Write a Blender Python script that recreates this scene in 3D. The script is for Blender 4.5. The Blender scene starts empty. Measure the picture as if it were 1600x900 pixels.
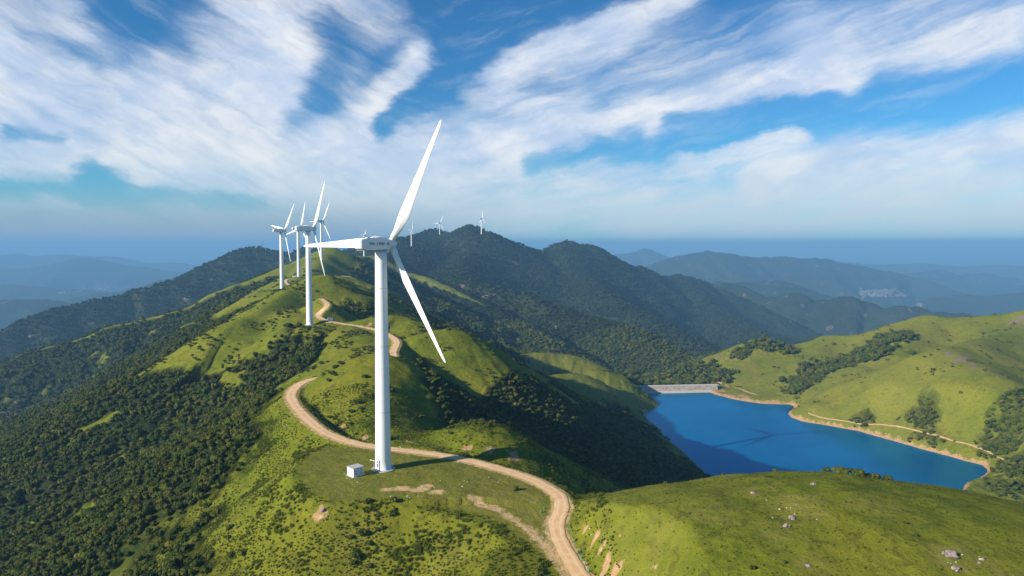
import math
import numpy as np
GRID = 1.0
HAZE_D = 1.1e-4
HAZE_COL = (.245, .50, .785)
CLOUD_V = 6.5
SKY_V = .68
EXPOSURE = .58
# cirrus banks: photo bearings of both ends, half width, density (negative: a gap of blue)
CLOUDS = [
 (470,-60,420,120,110,.9),(420,120,330,230,110,.85),(-60,170,240,225,60,.85),(200,235,520,295,42,.9),(-40,70,260,150,50,.75),(-40,0,110,40,45,.6),(430,200,640,265,65,.85),(560,-30,600,30,40,.5),
 (540,275,900,235,55,.9),(655,85,560,225,32,.95),(690,225,1000,190,38,.95),(1000,185,1300,112,36,.97),(1300,108,1680,40,42,.97),(770,120,950,45,32,.9),(950,45,1080,-20,28,.9),(740,150,900,185,30,.75),
 (900,110,1250,50,55,.5),(1250,50,1600,-10,50,.55),(560,300,1000,325,45,.85),(1000,320,1680,300,55,.9),(1200,270,1680,210,45,.85),(880,283,1080,257,16,.9),(1080,257,1240,222,15,.85),(-60,248,105,255,26,.95),(0,328,110,322,12,.4),
 (1000,350,1680,350,30,.85),(600,335,1000,350,30,.7),(-100,350,560,352,30,.45),
 (170,30,280,75,26,-.5),(60,70,200,100,14,-.3),(515,50,505,150,36,-.7),(485,165,470,190,24,-.5),(700,20,725,90,48,-.97),(690,120,600,205,17,-.9),(1380,150,1650,110,30,-.8),(1050,190,1280,165,16,-.7),(830,262,1000,215,15,-.65),(150,272,185,290,22,-.85),(0,206,90,216,10,-.6),(150,305,420,312,14,-.5),
]

# ------------------------------------------------------------------ camera frame (metres, camera at the origin height)
FPX, PITCH = 1067.0, math.radians(3.486)
CP, SP = math.cos(PITCH), math.sin(PITCH)

def ray(px, py):
    u = (px - 800.0) / FPX; v = (450.0 - py) / FPX
    return (u, CP + v * SP, -SP + v * CP)
def P(px, py, D):
    d = ray(px, py); s = D / d[1]
    return (d[0] * s, D, d[2] * s)
def PZ(px, py, z):
    d = ray(px, py); s = z / d[2]
    return (d[0] * s, d[1] * s, z)

# ------------------------------------------------------------------ noise
def _h(ix, iy, seed):
    n = (ix.astype(np.int64) * 374761393 + iy.astype(np.int64) * 668265263 + seed * 974634777) & 0xFFFFFFFF
    n = ((n ^ (n >> 13)) * 1274126177) & 0xFFFFFFFF
    return ((n ^ (n >> 16)) & 0xFFFF) / 65535.0
def perlin(x, y, seed=0):
    ix = np.floor(x); iy = np.floor(y); fx = x - ix; fy = y - iy
    ux = fx * fx * fx * (fx * (fx * 6 - 15) + 10); uy = fy * fy * fy * (fy * (fy * 6 - 15) + 10)
    def g(dx, dy):
        a = _h(ix + dx, iy + dy, seed) * 2 * math.pi
        return np.cos(a) * (fx - dx) + np.sin(a) * (fy - dy)
    a = g(0, 0); b = g(1, 0); c = g(0, 1); d = g(1, 1)
    return (a + (b - a) * ux + ((c + (d - c) * ux) - (a + (b - a) * ux)) * uy) * 1.5
def fbm(x, y, octs=4, seed=0, gain=0.5):
    s = 0; a = 1.0; t = 0
    for o in range(octs):
        s = s + a * perlin(x, y, seed + o * 17); t += a; a *= gain
        x = x * 2.03 + 11.3; y = y * 2.03 - 7.7
    return s / t
def ridged(x, y, octs=4, seed=0, gain=0.5):
    s = 0; a = 1.0; t = 0
    for o in range(octs):
        s = s + a * (1 - np.abs(perlin(x, y, seed + o * 17)) * 1.6); t += a; a *= gain
        x = x * 2.03 + 5.3; y = y * 2.03 - 3.7
    return s / t
def sstep(a, b, x):
    t = np.clip((x - a) / (b - a), 0, 1); return t * t * (3 - 2 * t)
def smax(a, b, k):
    h = np.maximum(k - np.abs(a - b), 0) / k
    return np.maximum(a, b) + h * h * k * 0.25

# ------------------------------------------------------------------ polyline tools
def catmull(pts, n=4):
    pts = [np.array(p, float) for p in pts]
    if len(pts) < 3: return [tuple(p) for p in pts]
    e = [2 * pts[0] - pts[1]] + pts + [2 * pts[-1] - pts[-2]]; out = []
    for i in range(1, len(e) - 2):
        for k in range(n):
            t = k / n; a, b, c, d = e[i - 1:i + 3]
            out.append(tuple(0.5 * (2 * b + (c - a) * t + (2 * a - 5 * b + 4 * c - d) * t * t + (3 * b - a - 3 * c + d) * t ** 3)))
    out.append(tuple(pts[-1])); return out
def pdist(x, y, pts):
    """distance, signed side (+ = left of travel), arc length and z of the nearest point of a polyline"""
    best = np.full(x.shape, 1e18); side = np.zeros(x.shape); zz = np.zeros(x.shape); ss = np.zeros(x.shape); acc = 0
    for (x0, y0, z0), (x1, y1, z1) in zip(pts[:-1], pts[1:]):
        dx = x1 - x0; dy = y1 - y0; L2 = dx * dx + dy * dy + 1e-9; L = math.sqrt(L2)
        t = np.clip(((x - x0) * dx + (y - y0) * dy) / L2, 0, 1)
        qx = x - (x0 + t * dx); qy = y - (y0 + t * dy); d2 = qx * qx + qy * qy
        m = d2 < best
        best = np.where(m, d2, best); side = np.where(m, dx * qy - dy * qx, side)
        zz = np.where(m, z0 + t * (z1 - z0), zz); ss = np.where(m, acc + t * L, ss); acc += L
    return np.sqrt(best), side, ss, zz
def poly_sd(x, y, poly):
    """signed distance to a closed polygon, negative inside"""
    best = np.full(x.shape, 1e18); ins = np.zeros(x.shape, bool); n = len(poly)
    for i in range(n):
        x0, y0 = poly[i][:2]; x1, y1 = poly[(i + 1) % n][:2]
        dx = x1 - x0; dy = y1 - y0; L2 = dx * dx + dy * dy + 1e-9
        t = np.clip(((x - x0) * dx + (y - y0) * dy) / L2, 0, 1)
        best = np.minimum(best, (x - x0 - t * dx) ** 2 + (y - y0 - t * dy) ** 2)
        c = ((y0 > y) != (y1 > y)) & (x < (x1 - x0) * (y - y0) / (dy if abs(dy) > 1e-9 else 1e-9) + x0)
        ins ^= c
    d = np.sqrt(best); return np.where(ins, -d, d)

# ------------------------------------------------------------------ the land: crest lines, each (points, slope to the right, slope to the left, roundness, spur size)
WATER = -206.0
R = []
def ridge(pts, sr, sl, r, spur=0.0, lam=60.0, gl=0, gr=0, g1=1.0, n=3):   # gl, gr: how far grass reaches left / right of the crest; g1: share of it left at the end
    R.append((catmull(pts, n), sr, sl, r, spur, lam, gl, gr, g1))
# the main spine, near to far
ridge([(25, 60, -84), (20, 110, -79), (17, 150, -74.5), (8, 185, -71), (-30, 222, -69)], .5, .62, 10, gl=78, gr=60)
ridge([(-30, 222, -69), (-52, 262, -67), (-62, 300, -55), (-64, 325, -51.5), (-72, 350, -57), (-84, 400, -62)], .74, .54, 16, .12, 40, 46, 26)
ridge([P(596,555,322), P(640,571,338), P(683,596,362), P(733,620,400), P(790,660,440), P(860,700,480), P(940,738,540)], .74, .6, 10, .2, 45, 34, 16, .2)   # shoulder right of the first dome
ridge([(-84, 400, -62), (-100, 450, -59), (-120, 495, -57), (-150, 515, -56), (-170, 545, -50)], .52, .50, 16, .1, 45, 30, 36)
ridge([P(596,494,505), P(618,494,505), P(636,502,500)], .6, .6, 18, gl=60, gr=60)           # round knoll over the road
ridge([P(668,521,445), P(700,516,450), P(722,519,455), P(745,533,470), P(780,556,500), P(817,577,560), P(863,597,600), P(917,622,640), P(973,646,680), P(1033,680,690), P(1100,728,665)], .76, .5, 18, .2, 60, 60, 46, 0.0)
ridge([P(378,500,520), P(420,475,560), P(452,454,600), P(480,442,625), P(500,434,640), P(516,435,645), P(560,462,650), P(600,495,650)], .74, .6, 13, .05, 60, 62, 66, .6)
ridge([(-177, 645, -30), (-215, 720, -44), P(441,455.5,786)], .55, .55, 18, .12, 50, 60, 50)
ridge([P(470,443,700), P(510,440,780), P(560,446,800), P(620,470,820), P(690,505,830)], .6, .6, 15, .25, 60, 50, 60, .1)
ridge([P(410,457,780), P(441,455.5,786), P(467,433.5,970), P(480,430,1050), P(502,406,1245), P(515,393.5,1350)], .7, .58, 15, .28, 80, 75, 60)
ridge([P(455,432,960), P(500,431,960), P(540,432,960), P(575,442,960), P(620,460,980), P(700,500,1000), P(790,545,1000)], .6, .6, 18, .28, 70, 45, 55, .0)
ridge([P(500,399,1340), P(515,393.5,1350), P(535,397,1360), P(555,405,1380), P(590,425,1400), P(640,455,1400), P(700,480,1350)], .6, .6, 22, .3, 90, 60, 70, .0)
ridge([P(515,393.5,1350), P(545,404,1650), P(570,402,1950), P(600,399,2150), P(622,378,2600)], .6, .55, 26, .28, 120, 40, 40, 0)
ridge([P(558,403,1940), P(576,401.5,1950), P(604,413,1900), P(640,429,1850), P(670,436,1800), P(700,450,1700), P(740,470,1600), P(800,500,1450), P(860,535,1300)], .6, .6, 24, .34, 100, 35, 60, -.4)
# spurs down to the left valley
ridge([P(441,455.5,786), P(400,458,790), P(367,479,795), P(320,497,800), P(283,512,800), P(230,552,800), P(143,606,800), P(67,640,800), P(0,677,800), P(-100,735,800)], .75, .55, 10, .28, 60, 14, 22, .3)
ridge([P(487,406,1250), P(445,413,1220), P(400,434,1190), P(333,459,1180), P(300,476,1180), P(277,486,1180), P(247,494,1180), P(217,501,1170), P(160,514,1160), P(133,526,1150), P(80,542,1150), P(43,551,1150), P(0,567,1150), P(-120,610,1150)], .62, .62, 14, .32, 80, 22, 12, .2)
ridge([P(-60,545,2000), P(0,519,2000), P(40,502,2050), P(80,489,2100), P(107,481,2150), P(150,472,2200), P(187,467,2250), P(213,456,2300), P(233,452,2300), P(267,441,2350), P(300,429,2400), P(323,416,2450), P(350,402,2500), P(373,394,2550), P(390,391,2600), P(413,391,2600), P(433,396,2600), P(455,397,2600), P(478,389,2600), P(500,392,2600), P(530,397,2600), P(567,388,2500)], .6, .6, 25, .32, 140)
# the big mountain
ridge([P(567,388,2500), P(600,382,2550), P(621,377,2600), P(645,372,2700), P(660,367,2850), P(678,363,3000), P(690,364,3000), P(702,368,2950), P(724,360,2750), P(736,358,2700), P(756,364,2650), P(780,373,2700), P(820,387,2800), P(848,396,2900), P(868,387,2950), P(887,382.5,2950), P(905,385,3000), P(925,385.5,3000), P(950,397,3050), P(985,417,3100), P(1006,420,3200), P(1035,434,3300), P(1093,438,3500), P(1117,448,3500), P(1170,470,3400), P(1230,500,3300)], .68, .66, 16, .42, 180)
ridge([P(736,358,2700), P(752,368,2600), P(735,395,2450), P(716,430,2000), P(756,448,1850), P(831,465,1700), P(881,486,1600), P(937,501,1500), P(984,512,1420), P(1028,533,1350), P(1078,561,1270), P(1110,580,1230), P(1160,600,1200)], .55, .6, 18, .25, 90)
ridge([P(678,363,3000), P(687,371.5,2940), P(668,383,2600), P(643,388,2390), P(650,415,2200), P(690,440,2100)], .55, .55, 25, .3, 110)
ridge([P(887,382.5,2950), P(900,420,2600), P(960,470,2200), P(1060,520,1900), P(1150,560,1750)], .55, .6, 25, .3, 120)
ridge([P(1060,436,3400), P(1110,480,2900), P(1180,515,2500), P(1260,545,2300)], .55, .6, 25, .3, 120)
ridge([P(1090,440,4300), P(1113,445,4300), P(1146,444,4300), P(1171,454,4200), P(1196,466,4100), P(1245,459,4000), P(1270,467,4000), P(1295,469,3900), P(1324,463,3900), P(1352,471,3900), P(1377,481,3800), P(1414,479,3700), P(1435,481,3700), P(1456,489,3600), P(1517,494,3500), P(1640,520,3400)], .5, .5, 35, .34, 160)
# far ranges
ridge([P(1130,440,5600), P(1160,442,5600), P(1204,442,5600), P(1237,444,5600), P(1270,454,5500), P(1310,470,5300)], .45, .45, 50, .3, 250)
ridge([P(985,430,7600), P(1010,417,7600), P(1064,399,7700), P(1100,393,7800), P(1117,393,7800), P(1146,399,7900), P(1171,401,8000), P(1229,403,8000), P(1270,404,8100), P(1311,411,8200), P(1373,421,8500), P(1423,432,8500), P(1476,448,8000)], .45, .45, 60, .3, 320)
ridge([P(1340,440,10500), P(1400,430,10500), P(1440,425,10500), P(1476,422,10500), P(1497,430,10500), P(1538,426,10500), P(1567,433,10500), P(1640,438,10500)], .4, .4, 60, .35, 400)
ridge([P(1200,412,13500), P(1260,407,13500), P(1320,410,13500), P(1380,414,13500), P(1430,411,13500), P(1500,417,13500), P(1560,414,13500), P(1660,419,13500)], .4, .4, 60, .35, 500)
ridge([P(1380,480,6500), P(1450,470,6600), P(1500,462,6700), P(1560,462,6700), P(1640,452,6700)], .35, .35, 80, .3, 400)
ridge([P(905,404,12500), P(945,398,12500), P(965,398,12500), P(994,393,12500), P(1006,388,12500), P(1022,392,12500), P(1047,403,12500), P(1080,412,12500)], .4, .4, 60, .25, 500)
ridge([P(1330,424,16000), P(1394,421,16000), P(1435,423,16000), P(1480,419,16000), P(1530,424,16000), P(1600,427,16000), P(1700,430,16000)], .3, .3, 120, .3, 700)
ridge([P(1060,400,24000), P(1085,394,24000), P(1110,402,24000), P(1300,409,25000), P(1420,415,25000), P(1472,410,25000), P(1540,414,25000), P(1600,412,25000), P(1750,410,25000)], .3, .3, 150, .25, 900)
ridge([P(-80,398,15000), P(0,399,15000), P(30,396,15000), P(53,401,15000), P(100,397,15000), P(127,401,15000), P(173,401,15000), P(200,406,15000), P(233,411,15000), P(283,412,15000), P(330,418,15000), P(420,424,15000)], .3, .3, 120, .3, 700)
ridge([P(-80,425,11500), P(0,420,11500), P(60,418,11500), P(120,404,11500), P(140,403,11500), P(180,412,11500), P(240,420,11500), P(300,428,11500), P(380,436,11500)], .35, .35, 100, .35, 500)
ridge([P(120,466,6600), P(150,461,6600), P(185,455,6600), P(217,451,6500), P(243,439,6500), P(268,438.5,6500), P(300,447,6400), P(350,456,6400)], .4, .4, 60, .3, 250)
ridge([P(-80,480,5200), P(0,470,5200), P(60,468,5200), P(120,476,5200), P(160,484,5000)], .35, .35, 80, .35, 300)
ridge([P(-60,450,8200), P(20,446,8200), P(90,452,8200), P(160,456,8000), P(220,462,7800)], .35, .35, 90, .35, 300)
# knoll beside the road, foreground dome, dark hill above the dam
ridge([P(650,690,240), P(700,672,243), P(752,663,243), P(800,673,247), P(860,702,255), P(950,748,272), P(1000,775,285)], .66, .55, 14, gl=12, gr=60, g1=.6)
ridge([(56, 141, -56.4), (74, 144, -54.6), (92, 141, -56.0)], 1.0, 1.0, 112, gl=140, gr=220)
ridge([P(790,562,900), P(833,551,940), P(867,553,950), P(900,556,950), P(950,576,935), P(1000,598,930), P(1030,624,915)], .66, .5, 20, .2, 60, 30, 50)
ridge([P(840,590,820), P(885,585,830), P(930,592,840), P(970,610,850)], .5, .45, 24, .15, 60, 60, 60)
# hills right of the lake
ridge([P(1060,582,1060), P(1080,572,1080), P(1107,564,1090), P(1147,549,1100), P(1167,541,1100), P(1190,533.5,1100), P(1213,536,1110), P(1237,541,1120), P(1260,539,1120), P(1280,531,1100), P(1347,521,1080), P(1380,511,1060), P(1413,505,1050), P(1447,499,1040), P(1480,497,1030), P(1513,494,1020), P(1563,492,1010), P(1600,486,1000), P(1700,470,980), P(1850,440,900)], .52, .5, 22, .28, 80, 60, 110)
ridge([P(1236,640,868), P(1280,619,850), P(1347,592,830), P(1413,566,810), P(1463,551,800), P(1483,547,805), P(1523,532,860), P(1555,527,900), P(1600,500,980)], .5, .62, 16, .22, 70, 40, 250)
ridge([P(1480,549,805), P(1515,565,760), P(1547,582,720), P(1580,599,690), P(1640,620,660), P(1720,650,620)], .48, .5, 20, .25, 70, 120, 150)
ridge([P(1190,533.5,1100), P(1165,562,1050), P(1120,592,1005)], .5, .5, 20, .1, 50, 60, 60)
ridge([P(1300,531,1090), P(1262,560,1010), P(1200,590,970), P(1165,610,950)], .5, .5, 20, .1, 50, 60, 45)
ridge([P(1447,499,1040), P(1400,540,940), P(1350,572,900)], .5, .5, 20, .1, 50, 70, 60)

LAKE_PX = [(1006,612.3),(1060,611.5),(1103,610.5),(1120,617),(1150,624.5),(1190,630.5),(1236,632),(1243,636),(1231,645),(1236,652),(1252,658),(1290,664),(1340,673),(1400,690),(1450,704),(1500,717.5),(1536,727),(1545,736),(1530,748),(1512,753),(1503,767),(1480,790),(1380,805),(1250,800),(1150,785),(1105,755),(1096,735),(1064,703),(1037,684),(1034,673),(1012,656),(1007,645),(1032,633),(1022,623)]
LAKE = [PZ(a, b, WATER)[:2] for a, b in LAKE_PX]
PADZ = -68.6
def pad_plane(x, y):   # the turbine terrace tilts down a little towards the bend of the road
    return PADZ - 2.2 * sstep(-20, 22, x) * sstep(215, 165, y)
PAD_PX = [(467,737),(478,765),(517,783),(587,779),(640,779),(695,782),(772,800),(835,838),(862,850),(872,820),(866,790),(850,768),(810,744),(760,728),(700,713),(640,706),(560,700),(510,698),(480,712)]
PAD = [PZ(a, b, PADZ - (1.0 if a > 700 else 0))[:2] for a, b in PAD_PX]
ROAD1 = catmull([(17.5, 118, -75.6), (19, 135, -75), PZ(897,885,-73.6), PZ(873,840,-72.4), PZ(869,815,-71.7), PZ(879,790,-71.0), PZ(866,768,-70.4), PZ(820,745,-69.8), PZ(760,727,-69.2), PZ(700,713,-68.9), PZ(640,705,-68.7), PZ(590,699,-68.4), PZ(545,690,-68.0), PZ(505,674,-67.2), PZ(478,652,-66.0), PZ(457,627,-64.6), PZ(457,611,-63.6), PZ(473,598,-62.6), PZ(500,590,-62.6), PZ(560,580,-63), PZ(612,560,-62.8), PZ(614,550,-62.2), PZ(620,535,-60.5), PZ(612,526,-59), PZ(590,516,-58), PZ(560,510,-57), PZ(530,505,-56), PZ(505,499,-54.2), PZ(497,492,-52), PZ(508,482,-48), PZ(512,475,-45.5), PZ(502,466.5,-42)], 6)
ROAD2 = catmull([PZ(452,446,-47), PZ(446,440,-47), PZ(452,436,-45.5), PZ(475,433.5,-44.5), PZ(500,432.2,-44.0), PZ(530,431.5,-43.4), PZ(552,433.5,-44.0)], 5)
TRACKS = [ROAD1, ROAD2]
def terrace(px, py, D, rad):
    x, y, z = P(px, py, D); return (x, y, z, rad)
PADS = [terrace(490,507.5,495,20), terrace(441,455.2,786,20), terrace(467,433.2,970,20), terrace(502,405.7,1245,18), terrace(569,402.3,1955,22), terrace(643,388,2390,22), terrace(687,372,2940,22), terrace(752,368.3,2620,26)]

def land(x, y, fine=True):
    """height and cover masks for arrays of world positions"""
    x = np.asarray(x, float); y = np.asarray(y, float)
    dist = np.hypot(x, y)
    # valley floors
    low = -650 + 60 * fbm(x / 1500, y / 1500, 4, 5)
    leftv = -420 + 0 * x
    near = sstep(5200, 2600, dist)
    basin = WATER + 3.0 + 0.03 * np.maximum(x - 300, 0)
    wb = sstep(-40, 120, x) * sstep(1060, 960, y) * sstep(900, 650, x)
    b = low * (1 - near) + leftv * near
    b = np.where(x > 0, b * 1.0 + near * 60 * sstep(0, 600, x), b)
    base = b * (1 - wb) + basin * wb
    h = base.copy(); grass = np.zeros(x.shape)
    f = sstep(100, 500, dist)
    wx = x + 5 * fbm(x / 55, y / 55, 2, 61) * f; wy = y + 5 * fbm(x / 55, y / 55, 2, 71) * f
    gn = 1 + .55 * fbm(x / 38, y / 38, 4, 81)
    kk = np.clip(dist * 0.015, 4, 50)
    for pts, sr, sl, r, spur, lam, gl, gr, g1 in R:
        a = np.array(pts); lo = a.min(0); hi = a.max(0)
        bd = np.hypot(np.maximum(np.maximum(lo[0] - wx, wx - hi[0]), 0), np.maximum(np.maximum(lo[1] - wy, wy - hi[1]), 0))
        m = hi[2] - .75 * min(sr, sl) * np.maximum(bd - r - 10, 0) > h - kk
        if not m.any(): continue
        X, Y = wx[m], wy[m]
        d, side, sa, z = pdist(X, Y, pts)
        left = side > 0
        rr = np.sqrt(d * d + r * r) - r
        drop = np.where(left, sl, sr) * rr
        if spur > 0:
            q = ridged(sa / lam + 7.1 * len(pts), d / (lam * 2.6) + np.where(left, 0, 31.7), 3, int(lam) + len(pts))
            drop = drop * (1 + spur * 1.2 * (0.62 - q) * sstep(0, r + lam * .6, d))
            drop = drop + spur * lam * 0.42 * (0.75 - q) * sstep(r * .4, r + lam, d)
        h[m] = smax(h[m], z - drop, kk[m])
        if gl or gr:
            L = sum(math.dist(p[:2], q_[:2]) for p, q_ in zip(pts[:-1], pts[1:]))
            w = np.where(left, gl, gr) * (1 + (g1 - 1) * sa / L).clip(0) * gn[m] + 1e-3
            grass[m] = np.maximum(grass[m], sstep(1.15, .85, d / w))
    rough = sstep(250, 900, dist)
    h = h + rough * np.clip(dist * .0030, 0, 15) * fbm(x / 75, y / 75, 6, 3, .55) * 1.2
    far = sstep(1800, 7000, dist); h = h + far * (30 * fbm(x / 330, y / 330, 5, 13, .6) + 8 * fbm(x / 90, y / 90, 3, 14)) + sstep(1200, 2600, dist) * 7 * ridged(x / 110, y / 110, 4, 15, .6)
    h = h + 1.3 * fbm(x / 26, y / 26, 3, 9) * sstep(120, 300, dist) + .55 * fbm(x / 9, y / 9, 3, 19)
    dirt = np.zeros(x.shape); track = np.full(x.shape, 1e9)
    # lake
    m = (x > 60) & (x < 800) & (y > 300) & (y < 1100)
    lk = np.full(x.shape, 1e9)
    if m.any():
        sd = poly_sd(x[m], y[m], LAKE) + 2.0 * fbm(x[m] / 18, y[m] / 18, 3, 33)
        hm = h[m]
        hm = np.minimum(hm, WATER + np.maximum(sd, 0) * 0.75 + 60 * sstep(25, 120, sd) + 200 * sstep(90, 200, sd))
        hm = np.where(sd > 0, np.maximum(hm, WATER + 0.25 * np.minimum(sd, 10) ), WATER - 8 * sstep(0, 14, -sd) - .35)
        h[m] = hm; lk[m] = sd
    # turbine terrace of the nearest turbine
    m = (dist < 420)
    if m.any():
        xm, ym = x[m], y[m]
        sd = poly_sd(xm, ym, PAD) + 1.2 * fbm(xm / 12, ym / 12, 2, 43)
        e = np.maximum(sd, 0); pz = pad_plane(xm, ym) + .12 * fbm(xm / 5, ym / 5, 2, 44)
        hm = np.clip(h[m], pz - .66 * e * sstep(0, 7, e) , pz + .8 * e * sstep(0, 3, e))
        h[m] = hm
    for (cx, cy, cz, rad) in PADS:
        m = np.hypot(x - cx, y - cy) < rad * 4
        if m.any():
            e = np.maximum(np.hypot(x[m] - cx, y[m] - cy) - rad, 0)
            h[m] = np.clip(h[m], cz - .6 * e, cz + .7 * e)
    # roads
    for tr, w in ((ROAD1, 3.4), (ROAD2, 3.4)):
        a = np.array(tr); m = (x > a[:, 0].min() - 60) & (x < a[:, 0].max() + 60) & (y > a[:, 1].min() - 60) & (y < a[:, 1].max() + 60)
        if m.any():
            d, side, s, z = pdist(x[m], y[m], tr)
            e = np.maximum(d - w, 0)
            before = h[m]
            hi = z + 1.15 * e * sstep(0, 1.5, e) - .05; lo = z - .62 * e - .05
            if tr is ROAD1:   # on the valley side of the first bends the ground never stands above the road
                hi = np.where((side > 0) & (y[m] < 232), z + .05 * e - .05, hi)
            after = np.clip(before, lo, hi)
            cut = sstep(.25, 1.4, before - after) * sstep(.6, 2.0, e) * sstep(14, 7, e)
            if tr is ROAD1: after = after - .9 * np.exp(-((e - 2.2) / 1.0) ** 2) * (side < 0) * sstep(215, 200, y[m]) * sstep(.2, 1, before - after)
            dirt[m] = np.maximum(dirt[m], cut)
            h[m] = after; track[m] = np.minimum(track[m], d)
    return h, dirt, lk, track, grass
import bpy, bmesh, random, time
from mathutils import Vector, Matrix
T0 = time.time()
random.seed(7); rng = np.random.default_rng(7)
S = bpy.context.scene; COL = S.collection
SUN_AZ, SUN_EL = math.radians(-119), math.radians(24)      # clockwise from straight ahead (+Y)
SUN = Vector((math.sin(SUN_AZ) * math.cos(SUN_EL), math.cos(SUN_AZ) * math.cos(SUN_EL), math.sin(SUN_EL)))

# ================================================================== helpers
def link(o, parent=None):
    COL.objects.link(o)
    if parent: o.parent = parent
    return o
def tag(o, label=None, cat=None, group=None, kind=None):
    if label: o['label'] = label
    if cat: o['category'] = cat
    if group: o['group'] = group
    if kind: o['kind'] = kind
    return o
def empty(name, loc, rz=0, scale=1):
    o = bpy.data.objects.new(name, None); o.location = loc; o.rotation_euler = (0, 0, rz); o.scale = (scale,) * 3
    o.empty_display_size = .2
    return link(o)
def mesh_obj(name, bm, mat, parent=None, smooth=False):
    me = bpy.data.meshes.new(name); bm.normal_update(); bm.to_mesh(me); bm.free()
    if smooth: me.shade_smooth()
    for m in (mat if isinstance(mat, (list, tuple)) else [mat]): me.materials.append(m)
    return link(bpy.data.objects.new(name, me), parent)
def np_mesh(name, V, Q, mats, smooth=True):
    me = bpy.data.meshes.new(name); k = Q.shape[1]
    me.vertices.add(len(V)); me.vertices.foreach_set('co', V.astype(np.float32).ravel())
    me.loops.add(Q.size); me.loops.foreach_set('vertex_index', Q.astype(np.int32).ravel())
    me.polygons.add(len(Q)); me.polygons.foreach_set('loop_start', np.arange(0, Q.size, k, dtype=np.int32))
    if smooth: me.polygons.foreach_set('use_smooth', np.ones(len(Q), bool))
    me.update(calc_edges=True)
    for m in mats: me.materials.append(m)
    return me
def attr(me, name, a):
    at = me.attributes.new(name, 'FLOAT', 'POINT'); at.data.foreach_set('value', np.asarray(a, np.float32))
def box(bm, c, s, rot=None):
    r = bmesh.ops.create_cube(bm, size=1.0); M = Matrix.Translation(c) @ (rot.to_4x4() if rot else Matrix()) @ Matrix.Diagonal((*s, 1))
    bmesh.ops.transform(bm, matrix=M, verts=r['verts']); return r['verts']
def lathe(bm, prof, n=32, z0=0, axis='Z', cx=0, cy=0, cap=True):
    rings = []
    for rad, t in prof:
        ring = []
        for i in range(n):
            a = 2 * math.pi * i / n
            if axis == 'Z': ring.append(bm.verts.new((cx + rad * math.cos(a), cy + rad * math.sin(a), t)))
            else: ring.append(bm.verts.new((cx + rad * math.cos(a), t, z0 + rad * math.sin(a))))
        rings.append(ring)
    for r0, r1 in zip(rings[:-1], rings[1:]):
        for i in range(n): bm.faces.new((r0[i], r0[(i + 1) % n], r1[(i + 1) % n], r1[i]))
    if cap:
        bm.faces.new(rings[0]); bm.faces.new(rings[-1])
    bmesh.ops.recalc_face_normals(bm, faces=bm.faces)
def tube(bm, a, b, r, n=8):
    a, b = Vector(a), Vector(b); d = b - a; q = d.to_track_quat('Z', 'Y').to_matrix().to_4x4()
    v = bmesh.ops.create_cone(bm, cap_ends=True, segments=n, radius1=r, radius2=r, depth=d.length)['verts']
    bmesh.ops.transform(bm, matrix=Matrix.Translation((a + b) / 2) @ q, verts=v)

# ---- node helpers
class NT:
    def __init__(s, tree): s.t = tree; s.n = tree.nodes; s.l = tree.links
    def new(s, typ, **kw):
        n = s.n.new(typ)
        for k, v in kw.items(): setattr(n, k, v)
        return n
    def put(s, sock, v):
        if isinstance(v, bpy.types.NodeSocket): s.l.new(v, sock)
        elif v is not None:
            if isinstance(v, (tuple, list)) and sock.type == 'RGBA' and len(v) == 3: v = (*v, 1)
            sock.default_value = v
    def math(s, op, a, b=None, c=None, clamp=False):
        n = s.new('ShaderNodeMath', operation=op, use_clamp=clamp); s.put(n.inputs[0], a); s.put(n.inputs[1], b); s.put(n.inputs[2], c); return n.outputs[0]
    def vmath(s, op, a, b=None, c=None, scale=None):
        n = s.new('ShaderNodeVectorMath', operation=op); s.put(n.inputs[0], a)
        if b is not None: s.put(n.inputs[1], b)
        if c is not None: s.put(n.inputs[2], c)
        if scale is not None: s.put(n.inputs['Scale'], scale)
        return n.outputs['Value'] if op in ('LENGTH', 'DISTANCE', 'DOT_PRODUCT') else n.outputs[0]
    def noise(s, vec, scale, detail=4, rough=.55, dist=0, col=False):
        n = s.new('ShaderNodeTexNoise'); s.put(n.inputs['Vector'], vec); n.inputs['Scale'].default_value = scale
        n.inputs['Detail'].default_value = detail; n.inputs['Roughness'].default_value = rough; n.inputs['Distortion'].default_value = dist
        return n.outputs['Color' if col else 'Fac']
    def ramp(s, v, lo, hi, a=0.0, b=1.0, smooth=True):
        n = s.new('ShaderNodeMapRange', interpolation_type='SMOOTHSTEP' if smooth else 'LINEAR')
        s.put(n.inputs[0], v); s.put(n.inputs[1], lo); s.put(n.inputs[2], hi); s.put(n.inputs[3], a); s.put(n.inputs[4], b); return n.outputs[0]
    def mix(s, f, a, b, mode='MIX'):
        n = s.new('ShaderNodeMix', data_type='RGBA', blend_type=mode); s.put(n.inputs[0], f); s.put(n.inputs[6], a); s.put(n.inputs[7], b); return n.outputs[2]
    def attr(s, name, typ='GEOMETRY'):
        n = s.new('ShaderNodeAttribute', attribute_name=name, attribute_type=typ); return n.outputs['Fac']
def material(name):
    m = bpy.data.materials.new(name); m.use_nodes = True; t = NT(m.node_tree); b = m.node_tree.nodes['Principled BSDF']
    return m, t, b
def simple(name, col, rough=.6, metal=0, var=.06, scale=3.0):
    m, t, b = material(name); g = t.new('ShaderNodeTexCoord').outputs['Object']
    nz = t.noise(g, scale, 5)
    c = t.mix(t.ramp(nz, .3, .7, 0, 1), tuple(max(0, v * (1 - var)) for v in col), tuple(v * (1 + var) for v in col))
    t.put(b.inputs['Base Color'], c); b.inputs['Roughness'].default_value = rough; b.inputs['Metallic'].default_value = metal
    return m

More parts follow.
